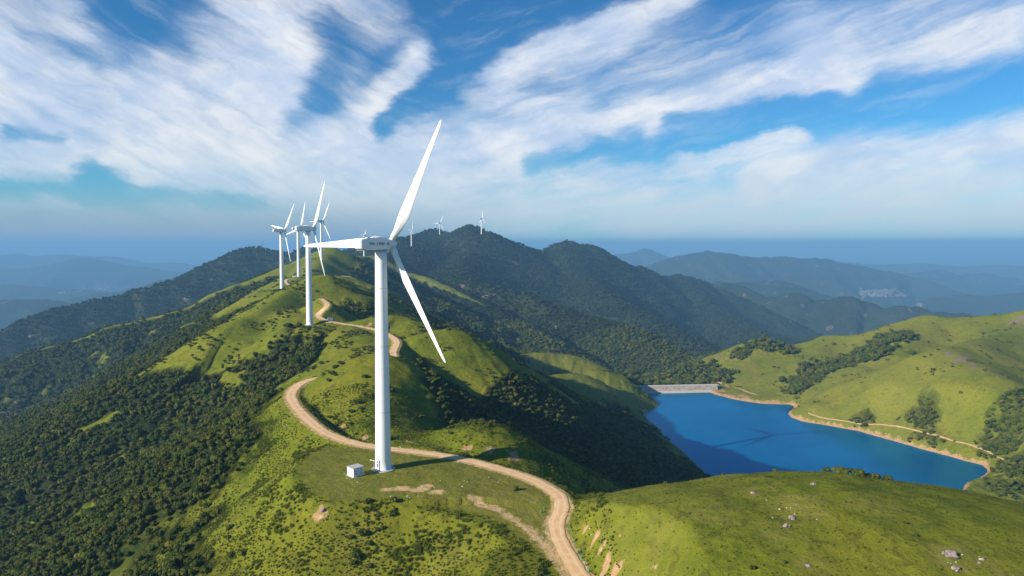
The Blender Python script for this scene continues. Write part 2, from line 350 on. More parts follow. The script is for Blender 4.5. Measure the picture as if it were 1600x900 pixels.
# ================================================================== ground sheet
def axis(lo, hi, flo, fhi, st, g, cap=1.02):
    a = [flo]
    while a[-1] < fhi: a.append(a[-1] + st)
    s = st
    while a[-1] < hi: s = max(st, min(s * cap, g * abs(a[-1]))); a.append(a[-1] + s)
    b = [flo]; s = st
    while b[-1] > lo: s = max(st, min(s * cap, g * abs(b[-1]))); b.append(b[-1] - s)
    return np.array(b[:0:-1] + a)
XS = axis(-33000, 33000, -125, 145, GRID, .0125 * GRID); YS = axis(-500, 41000, 112, 300, GRID, .0062 * GRID)
GX, GY = np.meshgrid(XS, YS)
hh, dirt, lk, track, grass = land(GX.ravel(), GY.ravel())
HG = hh.reshape(GX.shape)
print('land', GX.shape, time.time() - T0)
def ground(x, y):
    x = np.asarray(x, float); y = np.asarray(y, float)
    i = np.clip(np.searchsorted(XS, x) - 1, 0, len(XS) - 2); j = np.clip(np.searchsorted(YS, y) - 1, 0, len(YS) - 2)
    fx = (x - XS[i]) / (XS[i + 1] - XS[i]); fy = (y - YS[j]) / (YS[j + 1] - YS[j])
    return (HG[j, i] * (1 - fx) * (1 - fy) + HG[j, i + 1] * fx * (1 - fy) + HG[j + 1, i] * (1 - fx) * fy + HG[j + 1, i + 1] * fx * fy)
def gsample(G, x, y):
    i = np.clip(np.searchsorted(XS, x), 0, len(XS) - 1); j = np.clip(np.searchsorted(YS, y), 0, len(YS) - 1)
    return G[j, i]
def hit(px, py, far=6000):
    """survey: where the line of sight of a photo point meets the ground"""
    d = ray(px, py); t = np.exp(np.linspace(math.log(60), math.log(far), 1500)) / d[1]
    z = ground(d[0] * t, d[1] * t); below = d[2] * t < z
    if not below.any(): k = len(t) - 1; s = t[k]
    else:
        k = max(int(np.argmax(below)), 1); a = d[2] * t[k - 1] - z[k - 1]; b = z[k] - d[2] * t[k]; s = t[k - 1] + (t[k] - t[k - 1]) * a / max(a + b, 1e-6)
    return (d[0] * s, d[1] * s, float(ground(d[0] * s, d[1] * s)))
rx, ry, rh, rl, rg = GX.ravel(), GY.ravel(), hh, lk, grass
# shore of bare orange soil, gullies and slopes of forest on the far bank
shore = sstep(3.8, 1.6, (rh - WATER) + 2.4 * fbm(rx / 22, ry / 22, 3, 90)) * sstep(40, 14, rl) * (rh > WATER - 12)
shore *= np.where(rx < 190 + 0 * rx, sstep(.35, .55, .5 + .9 * fbm(rx / 60, ry / 60, 2, 91)), 1)
scar = np.zeros(rx.shape); mm = np.hypot(rx, ry) < 650; sn = fbm(rx[mm] / 3.2, ry[mm] / 3.2, 4, 171, .65)
for px, py, rr in [(728,699,1.8),(765,706,2.2),(800,711,2.4),(478,640,2.4),(495,655,2.6),(515,664,2.4),(535,668,2.2),(570,683,1.8),(915,826,.9),(928,845,1.3),(938,864,1.5),(948,880,1.7),(958,893,1.6),(577,507,3.5),(604,511,3.5),(622,531,3.5),(640,690,1.5),(500,800,2.0),(1505,732,0)]:
    if rr == 0: continue
    x0, y0, z0 = hit(px, py); e = np.hypot(rx[mm] - x0, ry[mm] - y0) / rr + 1.7 * sn; scar[mm] = np.maximum(scar[mm], sstep(1.25, .35, e))
dirtA = np.maximum(np.maximum(scar, .35 * dirt * sstep(-.12, .16, fbm(rx / 4.5, ry / 4.5, 4, 92, .65) + .10 * dirt - .29)), shore)
def survey_blob(px, py, D, rad): x, y, z = P(px, py, D); return (x, y, rad)
WOODS = [(1285,602,950,34),(1310,585,960,40),(1340,573,965,44),(1365,567,975,34),(1262,618,930,26),(1395,563,985,26),(1245,632,905,20),(1160,560,1080,20),(1183,556,1085,20),(1225,556,1075,16),
         (1445,606,720,15),(1440,632,690,17),(1432,652,670,17),(1448,672,640,20),(1418,668,655,16),(1350,632,760,11),(1560,640,640,16),(1590,620,650,22),(1600,680,590,26),(1580,770,520,60),(1640,730,520,50),(1130,598,1010,16),(1240,600,940,12),
         (1100,592,1040,30),(1080,590,1060,40),(1000,600,1010,42),(1040,598,1015,42),(1080,598,1015,36),(960,590,1010,40),(1115,597,1010,16)]
wood = np.zeros(rx.shape)
m = (((rx > 200) & (ry > 400)) | ((rx > 90) & (ry > 972))) & (ry < 1300); wn = 1 + 1.1 * fbm(rx[m] / 16, ry[m] / 16, 4, 95, .6)
for b in WOODS:
    x0, y0, r0 = survey_blob(*b); e = np.hypot(rx[m] - x0, (ry[m] - y0)) / r0 / wn; wood[m] = np.maximum(wood[m], sstep(1.15, .8, e))
R_LAND = sstep(180, 260, rx - 75 * sstep(900, 980, ry)) * sstep(1180, 1080, ry) * sstep(360, 420, ry)        # the bare hills right of the lake
grass = np.maximum(grass, R_LAND * sstep(0, 1, 1)) * (1 - wood)
grass = np.maximum(grass, sstep(1.0, .2, poly_sd(rx, ry, PAD) / 12.0) * (np.hypot(rx, ry) < 420))
forest = (1 - grass) * (1 - .9 * sstep(.21, .38, fbm(rx / 42, ry / 30, 4, 161)) * (rx < -60) * (np.hypot(rx, ry) < 1300))
forest *= (1 - sstep(.3, .7, dirtA)) * sstep(3.2, 6.5, track) * sstep(WATER + 4, WATER + 9, rh + 500 * ((rl > 300) | (ry > 962)))
forest *= 1 - sstep(-6900, -100, -np.hypot(rx, ry)) * 0
rock = sstep(.30, .44, fbm(rx / 60, ry / 45, 5, 97) ) * sstep(500, 900, np.hypot(rx, ry))
keep = (np.abs(GX) < 1.25 * np.maximum(GY, 0) + 600)
n_, m_ = GX.shape; idx = np.arange(n_ * m_).reshape(n_, m_)
Q = np.stack([idx[:-1, :-1], idx[:-1, 1:], idx[1:, 1:], idx[1:, :-1]], -1)
Q = Q[(keep[:-1, :-1] & keep[1:, 1:])].reshape(-1, 4)
used = np.zeros(n_ * m_, bool); used[Q.ravel()] = True; remap = np.cumsum(used) - 1
V = np.stack([rx, ry, rh], 1)[used]; Q = remap[Q]

def ground_material():
    m, t, b = material('hillside_ground'); pos = t.new('ShaderNodeNewGeometry').outputs['Position']
    F, Dt, Rk, Rd = t.attr('forest'), t.attr('dirt'), t.attr('rock'), t.attr('verge')
    n40 = t.noise(pos, .022, 5); n8 = t.noise(pos, .13, 5, .6); n1 = t.noise(pos, .55, 9, .72); n03 = t.noise(pos, 3.2, 5, .7)
    g = t.mix(t.ramp(n8, .32, .68), (.116, .146, .008), (.190, .206, .011))
    g = t.mix(t.ramp(n40, .42, .62, 0, .75), g, (.235, .215, .018))
    g = t.mix(t.ramp(n1, .36, .78, 0, .8, False), g, (.085, .112, .010))
    g = t.mix(t.ramp(n03, .50, .80, 0, .6, False), g, (.235, .225, .055))
    g = t.mix(t.math('MULTIPLY', t.ramp(n03, .50, .26, 0, 1, False), .6), g, (.030, .045, .010))
    n5 = t.noise(t.vmath('MULTIPLY', pos, (.2, .2, .35)), 1, 6, .62, .8)
    g = t.mix(t.ramp(n5, .52, .64, 0, .6), g, (.072, .074, .016))           # rough scrub and bracken in the grass
    g = t.mix(t.math('MULTIPLY', t.attr('dry'), t.ramp(t.noise(pos, .22, 6, .65), .30, .62, .25, 1)), g, (.235, .205, .045))
    vor = t.new('ShaderNodeTexVoronoi'); t.put(vor.inputs['Vector'], pos); vor.inputs['Scale'].default_value = .11
    vor2 = t.new('ShaderNodeTexVoronoi'); t.put(vor2.inputs['Vector'], pos); vor2.inputs['Scale'].default_value = .24
    f = t.mix(t.ramp(t.noise(pos, .05, 6, .65), .35, .65), (.012, .024, .007), (.026, .037, .009))
    f = t.mix(t.math('MULTIPLY', t.new('ShaderNodeSeparateColor').outputs[0], 0), f, f) if False else f
    sc = t.new('ShaderNodeSeparateColor'); t.put(sc.inputs[0], vor2.outputs['Color'])
    f = t.mix(t.math('MULTIPLY', sc.outputs[0], .6), f, (.042, .052, .015))
    f = t.mix(t.ramp(t.noise(pos, .006, 4), .46, .66, 0, .5), f, (.058, .054, .020))
    c = t.mix(F, g, f)
    d = t.mix(t.ramp(n1, .3, .7), (.34, .19, .09), (.50, .32, .17))
    d = t.mix(t.ramp(n03, .55, .7, 0, .6), d, (.16, .12, .06))
    c = t.mix(t.math('MULTIPLY', t.ramp(Rk, .2, .8), t.ramp(n8, .4, .55)), c, (.20, .145, .125))
    c = t.mix(t.ramp(t.math('ADD', Dt, t.math('MULTIPLY', t.math('SUBTRACT', n1, .5), 2.2)), .35, .75), c, d)
    c = t.mix(t.ramp(t.math('ADD', Rd, t.math('MULTIPLY', t.math('SUBTRACT', n1, .5), 1.7)), .38, .85, 0, .9), c, t.mix(n03, (.54, .33, .15), (.76, .52, .28)))
    t.put(b.inputs['Base Color'], c); b.inputs['Roughness'].default_value = .95
    b.inputs['Specular IOR Level'].default_value = .04
    hb = t.math('ADD', t.math('MULTIPLY', n1, .8), t.math('MULTIPLY', n03, .16))
    hb = t.math('ADD', hb, t.math('MULTIPLY', n8, 1.6))
    can = t.math('ADD', t.math('MULTIPLY', t.math('SUBTRACT', 1.0, vor.outputs['Distance']), 3.2), t.math('MULTIPLY', t.math('SUBTRACT', 1.0, vor2.outputs['Distance']), 2.6))
    can = t.math('ADD', can, t.math('MULTIPLY', t.noise(pos, .02, 8, .68), 30))
    hgt = t.math('ADD', t.math('MULTIPLY', hb, t.math('SUBTRACT', 1.0, F)), t.math('MULTIPLY', can, F))
    bp = t.new('ShaderNodeBump'); bp.inputs['Strength'].default_value = .75; bp.inputs['Distance'].default_value = 1.0
    t.put(bp.inputs['Height'], hgt); t.put(b.inputs['Normal'], bp.outputs[0])
    return m
tme = np_mesh('terrain', V, Q, [ground_material()])
# worn verges and bare scrapes beside the nearest road
verge = np.zeros(rx.shape); m = np.hypot(rx, ry) < 700
verge[m] = sstep(4.6, 2.4, track[m]) * .8
for px, py, rr, w in [(605,770,2.4,.9),(628,768,3.2,1),(655,770,3,.95),(683,774,3,.9),(668,764,2,1),(505,797,1.2,.9)]:
    x, y, z = PZ(px, py, -69.5); e = np.hypot((rx[m] - x) / 1.5, ry[m] - y) / rr; verge[m] = np.maximum(verge[m], w * sstep(1.2, .2, e))
strip = [PZ(a, b, -70.3)[:2] + (0,) for a, b in ((735,783),(770,790),(800,803),(830,820),(852,838),(872,858),(885,880))]
sd_, _, _, _ = pdist(rx[m], ry[m], strip); verge[m] = np.maximum(verge[m], .78 * sstep(2.9, .8, sd_ + 1.6 * fbm(rx[m] / 5, ry[m] / 5, 3, 151)))
dry = np.zeros(rx.shape); dry[m] = sstep(2, -3, poly_sd(rx[m], ry[m], PAD)) * (.55 + .35 * sstep(-25, 5, rx[m])); dry = np.maximum(dry, .30 * sstep(.1, .5, .5 + fbm(rx / 120, ry / 120, 3, 155)) * (rx > 20))
for px, py, rr, w in ((1240,786,7,.95),(1262,800,5,.8),(1215,830,5,.6),(1500,872,6,.8),(1540,880,4,.8),(1265,882,4,.7),(1100,800,9,.5),(1380,790,8,.5),(1020,860,7,.5),(1180,765,5,.6),(700,870,6,.5),(560,850,7,.5)):
    x0, y0, z0 = hit(px, py); e = np.hypot(rx[m] - x0, ry[m] - y0) / rr + 1.2 * fbm(rx[m] / 3.5, ry[m] / 3.5, 4, 181); dry[m] = np.maximum(dry[m], w * sstep(1.3, .2, e))
for nm, a in (('dry', dry), ('forest', forest * (1 - .45 * R_LAND)), ('dirt', dirtA), ('rock', rock), ('verge', verge)): attr(tme, nm, a[used])
tag(link(bpy.data.objects.new('terrain', tme)), kind='structure')
FG = forest.reshape(GX.shape); TG = track.reshape(GX.shape); LG = lk.reshape(GX.shape); DG = dirtA.reshape(GX.shape)
print('terrain mesh', len(V), time.time() - T0)

# ================================================================== water
def water_material():
    m, t, b = material('reservoir_water'); pos = t.new('ShaderNodeNewGeometry').outputs['Position']
    n = t.noise(t.vmath('MULTIPLY', pos, (1, .6, 1)), .9, 4, .6); big = t.noise(pos, .011, 3)
    bp = t.new('ShaderNodeBump'); bp.inputs['Strength'].default_value = .12; bp.inputs['Distance'].default_value = .12
    t.put(bp.inputs['Height'], n)
    df = t.new('ShaderNodeBsdfDiffuse'); t.put(df.inputs['Color'], t.mix(t.ramp(big, .35, .65), (.0, .095, .215), (.0, .120, .26)))
    gl = t.new('ShaderNodeBsdfGlossy'); gl.inputs['Color'].default_value = (.20, .60, 1.0, 1); gl.inputs['Roughness'].default_value = .2; t.put(gl.inputs['Normal'], bp.outputs[0])
    fr = t.new('ShaderNodeFresnel'); fr.inputs['IOR'].default_value = 1.36; mx = t.new('ShaderNodeMixShader')
    t.l.new(fr.outputs[0], mx.inputs[0]); t.l.new(df.outputs[0], mx.inputs[1]); t.l.new(gl.outputs[0], mx.inputs[2]); t.l.new(mx.outputs[0], t.n['Material Output'].inputs['Surface'])
    t.n.remove(b); return m
bm = bmesh.new()
cxw = sum(p[0] for p in LAKE) / len(LAKE); cyw = sum(p[1] for p in LAKE) / len(LAKE)
vs = [bm.verts.new((x + (x - cxw) * .12, min(y + (y - cyw) * .12, 988), WATER)) for x, y in LAKE]
bm.faces.new(vs)
bmesh.ops.recalc_face_normals(bm, faces=bm.faces)
for f in bm.faces:
    if f.normal.z < 0: f.normal_flip()
tag(mesh_obj('reservoir_water', bm, water_material()), 'deep blue reservoir filling the valley below the grassy hills', kind='structure')

# ================================================================== roads and tracks
def road_material(name, dark=1.0):
    m, t, b = material(name); pos = t.new('ShaderNodeNewGeometry').outputs['Position']
    u = t.attr('across'); n = t.noise(pos, .5, 5); f = t.noise(pos, 4, 5, .7)
    c = t.mix(t.ramp(n, .3, .7), tuple(v * dark for v in (.68, .41, .20)), tuple(v * dark for v in (.80, .53, .28)))
    un = t.math('ADD', t.math('ABSOLUTE', u), t.math('MULTIPLY', t.math('SUBTRACT', t.noise(pos, .25, 3), .5), .35))
    rut = t.math('MULTIPLY', t.ramp(un, .22, .36), t.ramp(un, .62, .46))
    c = t.mix(t.math('MULTIPLY', rut, .5), c, tuple(v * dark for v in (.88, .60, .38)))
    c = t.mix(t.ramp(f, .55, .75, 0, .35), c, (.24, .16, .09)); c = t.mix(t.math('MULTIPLY', t.ramp(t.math('ADD', un, t.math('MULTIPLY', f, .5)), 1.02, 1.3), .8), c, (.20, .17, .07))
    t.put(b.inputs['Base Color'], c); b.inputs['Roughness'].default_value = .95; b.inputs['Specular IOR Level'].default_value = .1
    bp = t.new('ShaderNodeBump'); bp.inputs['Strength'].default_value = .5; bp.inputs['Distance'].default_value = .15
    t.put(bp.inputs['Height'], t.math('ADD', f, t.math('MULTIPLY', n, .8))); t.put(b.inputs['Normal'], bp.outputs[0]); return m
def resample(pts, step):
    a = np.array(pts, float)[:, :2]; L = np.r_[0, np.cumsum(np.hypot(*np.diff(a, axis=0).T))]
    s = np.arange(0, L[-1], step); return np.stack([np.interp(s, L, a[:, 0]), np.interp(s, L, a[:, 1])], 1)
def ribbon(name, pts, w, mat, step=1.0, lift=.10, jitter=.35, label=None):
    c = resample(pts, step); k = np.ones(9) / 9; pad = np.pad(c, ((4, 4), (0, 0)), 'edge'); c = np.stack([np.convolve(pad[:, i], k, 'valid') for i in (0, 1)], 1)
    tn = np.gradient(c, axis=0); tn /= np.hypot(tn[:, 0], tn[:, 1])[:, None] + 1e-9; nn = np.stack([-tn[:, 1], tn[:, 0]], 1)
    us = np.linspace(-1, 1, 9); n = len(c); sarr = np.arange(n) * step
    wl = w / 2 + jitter * fbm(sarr / 4.0, 0 * sarr + 3.3, 3, 55); wr = w / 2 + jitter * fbm(sarr / 4.0, 0 * sarr + 9.3, 3, 56)
    W = np.where(us[None, :] < 0, wl[:, None], wr[:, None]) * us[None, :]
    X = c[:, 0][:, None] + nn[:, 0][:, None] * W; Y = c[:, 1][:, None] + nn[:, 1][:, None] * W
    Z = ground(X, Y) + lift + np.hypot(X, Y) * .00025 - .07 * (np.abs(us)[None, :] > .9)
    Vv = np.stack([X, Y, Z], -1).reshape(-1, 3); i = np.arange(n * 9).reshape(n, 9)
    q = np.stack([i[:-1, :-1], i[:-1, 1:], i[1:, 1:], i[1:, :-1]], -1).reshape(-1, 4)[:, ::-1]
    me = np_mesh(name, Vv, q, [mat]); attr(me, 'across', np.tile(us, n))
    return tag(link(bpy.data.objects.new(name, me)), label, kind='structure')
RM = road_material('packed_earth_road')
ribbon('dirt_road', ROAD1, 4.4, RM, 1.0, .12, .6, 'tan dirt road winding along the grassy ridge past the nearest turbine')
ribbon('dirt_road', ROAD2, 4.2, RM, 2.0, .35, .5, 'narrow dirt track crossing the saddle below the far turbines')
PM = road_material('worn_footpath', .6)
def survey_path(name, pxs, w, label, far=6000, step=2.0, lift=.35):
    pts = [hit(a, b, far) for a, b in pxs]; return ribbon(name, catmull(pts, 5), w, PM, step, lift, .5, label)
survey_path('path', [(1133,600),(1148,606),(1165,612),(1185,618)], 3.2, 'short pale track climbing the bank beside the dam')
survey_path('path', [(1116,590),(1119,597),(1133,601)], 5, 'bare earth lay-by at the right end of the dam')
survey_path('path', [(1095,573),(1093,577),(1098,582),(1108,587),(1116,591)], 3.5, 'pale track curving up the grassy hill above the dam')
survey_path('path', [(1260,645),(1275,651),(1300,656),(1330,660),(1380,664),(1430,673),(1470,683),(1500,692),(1530,701),(1555,712),(1590,722)], 1.5, 'thin worn footpath running above the lake shore')
survey_path('path', [(600,437),(620,433),(640,431),(652,430)], 3.5, 'faint track across the dark hill behind the turbines')

# ================================================================== dam
STONE = None
def dam():
    m, t, b = material('dam_stone_facing'); g = t.new('ShaderNodeNewGeometry').outputs['Position']
    vo = t.new('ShaderNodeTexVoronoi'); t.put(vo.inputs['Vector'], t.vmath('MULTIPLY', g, (.55, .55, .9))); vo.inputs['Scale'].default_value = 1
    sc = t.new('ShaderNodeSeparateColor'); t.put(sc.inputs[0], vo.outputs['Color'])
    c = t.mix(sc.outputs[0], (.27, .22, .18), (.44, .38, .32)); c = t.mix(t.ramp(t.noise(g, .3, 4), .4, .7, 0, .6), c, (.2, .15, .12))
    zz = t.new('ShaderNodeSeparateXYZ'); t.put(zz.inputs[0], g); c = t.mix(t.ramp(zz.outputs[2], WATER + 3.2, WATER + 2.6, 0, .75), c, (.50, .43, .35))
    t.put(b.inputs['Base Color'], c); b.inputs['Roughness'].default_value = .9
    conc = simple('dam_concrete', (.50, .47, .42), .85)
    a = Vector(P(1001, 604.5, 955)); e = Vector(P(1119, 603.5, 966)); a.z = e.z = WATER + 8.8
    d = (e - a); L = d.length; ang = math.atan2(d.y, d.x); o = empty('dam', (a + e) / 2 - Vector((0, 0, 8.0)), ang)
    tag(o, 'low stone faced dam with a pale crest road holding back the blue lake', 'dam')
    bm = bmesh.new(); h = 8.0
    prof = [(-20, -12), (-2.6, h - .6), (2.6, h - .6), (20, -12)]
    nseg = 24; rings = []
    for i in range(nseg + 1):
        x = -L / 2 + L * i / nseg; rings.append([bm.verts.new((x, y, z)) for y, z in prof])
    for r0, r1 in zip(rings[:-1], rings[1:]):
        for k in range(3): bm.faces.new((r0[k], r1[k], r1[k + 1], r0[k + 1]))
    bm.faces.new(rings[0]); bm.faces.new(rings[-1]); bmesh.ops.recalc_face_normals(bm, faces=bm.faces)
    mesh_obj('embankment', bm, m, o)
    bm = bmesh.new(); box(bm, (0, 0, h - .3), (L + 6, 5.6, .6)); mesh_obj('crest_slab', bm, conc, o)
    bm = bmesh.new(); box(bm, (0, -2.65, h + .25), (L + 6, .3, .5)); box(bm, (0, 2.65, h + .25), (L + 6, .3, .5)); mesh_obj('parapet', bm, conc, o)
    bm = bmesh.new(); q = Matrix.Rotation(math.radians(-36), 3, 'X')
    box(bm, (-L / 2 + 2, -10, 1.2), (3.0, 21, .7), Matrix.Rotation(math.radians(35.5), 3, 'X')); box(bm, (-L / 2 + .4, -10, 1.7), (.4, 21, 1.4), Matrix.Rotation(math.radians(35.5), 3, 'X'))
    mesh_obj('spillway_steps', bm, conc, o)
dam()

# ================================================================== wind turbines
def paint(name, col=(.80, .80, .79), streak=.5):
    m, t, b = material(name); g = t.new('ShaderNodeTexCoord').outputs['Object']
    n = t.noise(t.vmath('MULTIPLY', g, (1.2, 1.2, .10)), 1, 6, .6); s = t.noise(g, 1.6, 6, .7)
    c = t.mix(t.ramp(n, .52, .78, 0, streak * .5), col, (.55, .54, .50)); c = t.mix(t.ramp(s, .59, .68, 0, streak), c, (.42, .40, .36))
    t.put(b.inputs['Base Color'], c); b.inputs['Roughness'].default_value = .42; return m
WHITE = paint('weathered_white_paint'); BLADE = paint('blade_gelcoat', (.80, .795, .77), .25)
GREYM = simple('grey_metal', (.30, .31, .33), .5, .4); DARK = simple('dark_opening', (.03, .035, .04), .7); CONC = simple('concrete', (.42, .40, .36), .9)
RUST = simple('rusty_fitting', (.22, .09, .05), .8); SIGNK = simple('sign_ink', (.09, .11, .15), .7); SIGNR = simple('sign_ink_red', (.55, .22, .12), .7)
HUBH, RAD = 70.0, 38.5
def tower_bm():
    bm = bmesh.new(); n = 40; prof = []
    r0, r1, zt = 2.42, 1.72, HUBH - 1.9
    zs = [0, .25]; rs = [r0 + .12, r0 + .12]
    for k in range(1, 27):
        z = .25 + (zt - .25) * k / 26; rr = r0 + (r1 - r0) * z / zt
        prof_z = [(rr, z)]
        prof += prof_z
    lathe(bm, [(r0 + .14, -1.5), (r0 + .14, .22), (r0 + .0, .24)] + prof, n); return bm
def nacelle_bm():
    bm = bmesh.new(); W, z0, z1 = 1.85, HUBH - 1.85, HUBH + 1.75
    # cross sections (y, half width, bottom, top)
    secs = [(-9.3, 1.15, z0 + .55, z1 - .75), (-9.0, 1.45, z0 + .3, z1 - .45), (-7.2, 1.82, z0 + .02, z1 - .02), (-6.9, W, z0, z1), (1.2, W, z0, z1), (2.2, 1.7, z0 + .2, z1 - .3), (2.7, 1.35, z0 + .45, z1 - .6)]
    rings = []
    for y, w, b, t in secs:
        c = .22
        pts = [(-w + c, b), (w - c, b), (w, b + c), (w, t - c), (w - c, t), (-w + c, t), (-w, t - c), (-w, b + c)]
        rings.append([bm.verts.new((x, y, z)) for x, z in pts])
    for a, b in zip(rings[:-1], rings[1:]):
        for k in range(8): bm.faces.new((a[k], a[(k + 1) % 8], b[(k + 1) % 8], b[k]))
    bm.faces.new(rings[0]); bm.faces.new(rings[-1]); bmesh.ops.recalc_face_normals(bm, faces=bm.faces); return bm
def blade_bm(yc):
    """one blade along +Z from the hub centre; the rotor turns about Y"""
    bm = bmesh.new(); rings = []; n = 20
    st = [(1.3, 1.9, 1.0, 12), (2.6, 1.9, 1.0, 12), (4.2, 2.1, .80, 12), (6.2, 2.75, .48, 11.5), (8.4, 3.30, .32, 10.5), (10.5, 3.42, .26, 9), (14, 3.10, .23, 7), (19, 2.55, .20, 5), (25, 1.95, .18, 3), (31, 1.42, .17, 1.5), (35.5, 1.02, .16, .6), (37.6, .72, .15, 0), (38.3, .38, .15, 0), (38.55, .08, .3, 0)]
    for r, c, th, tw in st:
        ring = []; a = math.radians(tw + 4); t = th
        for i in range(n):
            p = 2 * math.pi * i / n; ex, ey = math.cos(p), math.sin(p)
            x = (ex * .5) * c; y = ey * .5 * c * t
            if th < .9: x += c * .16; y *= (1.0 - .62 * max(0, ex)) ** 1.0
            bend = -.35 * (r / 38) ** 2
            X = x * math.cos(a) - y * math.sin(a); Y = x * math.sin(a) + y * math.cos(a)
            ring.append(bm.verts.new((X, Y - bend, r)))
        rings.append(ring)
    for a, b in zip(rings[:-1], rings[1:]):
        for i in range(n): bm.faces.new((a[i], a[(i + 1) % n], b[(i + 1) % n], b[i]))
    bm.faces.new(rings[0]); bm.faces.new(rings[-1]); bmesh.ops.recalc_face_normals(bm, faces=bm.faces); return bm
HY = 4.3
def turbine_proto():
    o = empty('wind_turbine', (0, 0, 0))
    tw = mesh_obj('tower', tower_bm(), WHITE, o, True)
    for z in (18.2, 38.6, 56.4):
        bm = bmesh.new(); rr = 2.42 + (1.72 - 2.42) * z / (HUBH - 1.9); lathe(bm, [(rr + .012, z - .05), (rr + .02, z), (rr + .012, z + .05)], 40); mesh_obj('flange_seam', bm, GREYM, tw)
    bm = bmesh.new(); lathe(bm, [(3.6, -1.6), (3.6, .12), (3.4, .18), (2.5, .2)], 40); mesh_obj('foundation', bm, CONC, o)
    na = mesh_obj('nacelle', nacelle_bm(), WHITE, o)
    z1 = HUBH + 1.75
    bm = bmesh.new(); v = bmesh.ops.create_uvsphere(bm, u_segments=20, v_segments=10, radius=1)['verts']
    bmesh.ops.transform(bm, matrix=Matrix.Translation((0, -.9, z1 - .1)) @ Matrix.Diagonal((1.5, 3.1, .75, 1)), verts=v); mesh_obj('roof_hatch', bm, WHITE, na, True)
    for x, y, s in ((.9, -5.9, .35), (-.7, -6.2, .3), (.6, -3.6, .25), (.2, -.6, .22), (.9, 1.2, .3)):
        bm = bmesh.new(); box(bm, (x, y, z1 + s * .35 + (.6 if y == -.6 else 0)), (s, s * 1.6, s * .7)); mesh_obj('roof_fitting', bm, RUST, na)
    bm = bmesh.new(); tube(bm, (0, -7.3, z1 - .1), (0, -7.3, z1 + 1.5), .05); tube(bm, (-.6, -7.3, z1 + .9), (.6, -7.3, z1 + .9), .04); box(bm, (.6, -7.3, z1 + 1.05), (.18, .18, .3)); box(bm, (-.6, -7.3, z1 + 1.05), (.25, .1, .2)); mesh_obj('wind_vane', bm, GREYM, na)
    bm = bmesh.new(); box(bm, (0, -3, HUBH - 1.93), (3.0, 11, .16)); mesh_obj('belly_panel', bm, simple('belly_brown', (.28, .24, .2), .8), na)  # underside panel in a darker brown than the nacelle
    bm = bmesh.new(); lathe(bm, [(1.74, HUBH - 2.3), (1.95, HUBH - 2.2), (1.95, HUBH - 1.8)], 36); mesh_obj('yaw_ring', bm, GREYM, na)
    hub = bmesh.new(); lathe(hub, [(1.2, 2.6), (1.62, 3.0), (1.75, 3.9), (1.7, 4.8), (1.45, 5.5), (1.0, 6.05), (.4, 6.35), (.05, 6.4)], 28, HUBH, 'Y'); hb = mesh_obj('hub', hub, WHITE, o, True)
    bm = bmesh.new(); lathe(bm, [(1.15, 2.3), (1.15, 2.9)], 24, HUBH, 'Y'); mesh_obj('shaft_ring', bm, DARK, hb)
    for k in range(3): 
        b = mesh_obj('blade', blade_bm(0), BLADE, o, True); b.location = (0, HY, HUBH)
    return o
def set_phase(o, deg):
    k = 0
    for c in o.children:
        if c.name.startswith('blade'):
            a = deg + 120 * k; c.rotation_euler = (0, math.radians(90 - a), 0); k += 1      # a: angle seen from behind, anticlockwise from the right
def copy_tree(o):
    c = o.copy(); COL.objects.link(c)
    for ch in list(o.children):
        d = ch.copy(); COL.objects.link(d); d.parent = c
        for g in list(ch.children):
            e = g.copy(); COL.objects.link(e); e.parent = d
    return c
proto = turbine_proto()
TURB = [  # tower pixel, distance, azimuth the rotor faces, phase, label, hub scale
 (599, 738, 207.0, 34, 61, 'nearest and largest white wind turbine with lettering on its nacelle on the grassy terrace'),
 (484, 508, 495.0, 52, 58, 'second nearest white turbine on the small green terrace beside a white shed'),
 (441, 455.5, 786.0, 47, 50, 'leftmost white turbine on the grassy knoll with dark bushes at its foot'),
 (467, 433.3, 970.0, 38, 73, 'white turbine beside the small white hut on the saddle behind the second turbine'),
 (502.5, 405.8, 1245.0, 36, 61, 'grey looking turbine standing on the round green hilltop behind the second turbine'),
 (569, 402.5, 1960.0, 74, 32, 'far turbine whose tower shows under the nacelle of the nearest turbine'),
 (643, 388, 2390.0, 75, 90, 'far turbine low on the mountain side, left of the two standing near the skyline'),
 (687, 372.3, 2940.0, 40, 63, 'far turbine just below the left shoulder of the high mountain'),
 (752.3, 368.3, 2610.0, 62, 87, 'far turbine beside the highest peak of the mountain')]
turbs = []
for i, (px, py, D, az, ph, lab) in enumerate(TURB):
    o = proto if i == 0 else copy_tree(proto)
    x, y, z = P(px, py, D); zg = float(ground(x, y)); o.location = (x, y, zg + .05 if i else zg)
    o.rotation_euler = (0, 0, -math.radians(az)); set_phase(o, ph); tag(o, lab, 'wind turbine', 'wind turbines along the ridge'); turbs.append(o)
    if i >= 5: o.scale = (.92,) * 3
    print('T', i, round(z, 1), round(zg, 1))
t1 = turbs[0]; t1.scale = (1, 1, .99)
for c in t1.children:
    if c.name.startswith('blade'): c.scale = (1.05, 1.05, 1.07)
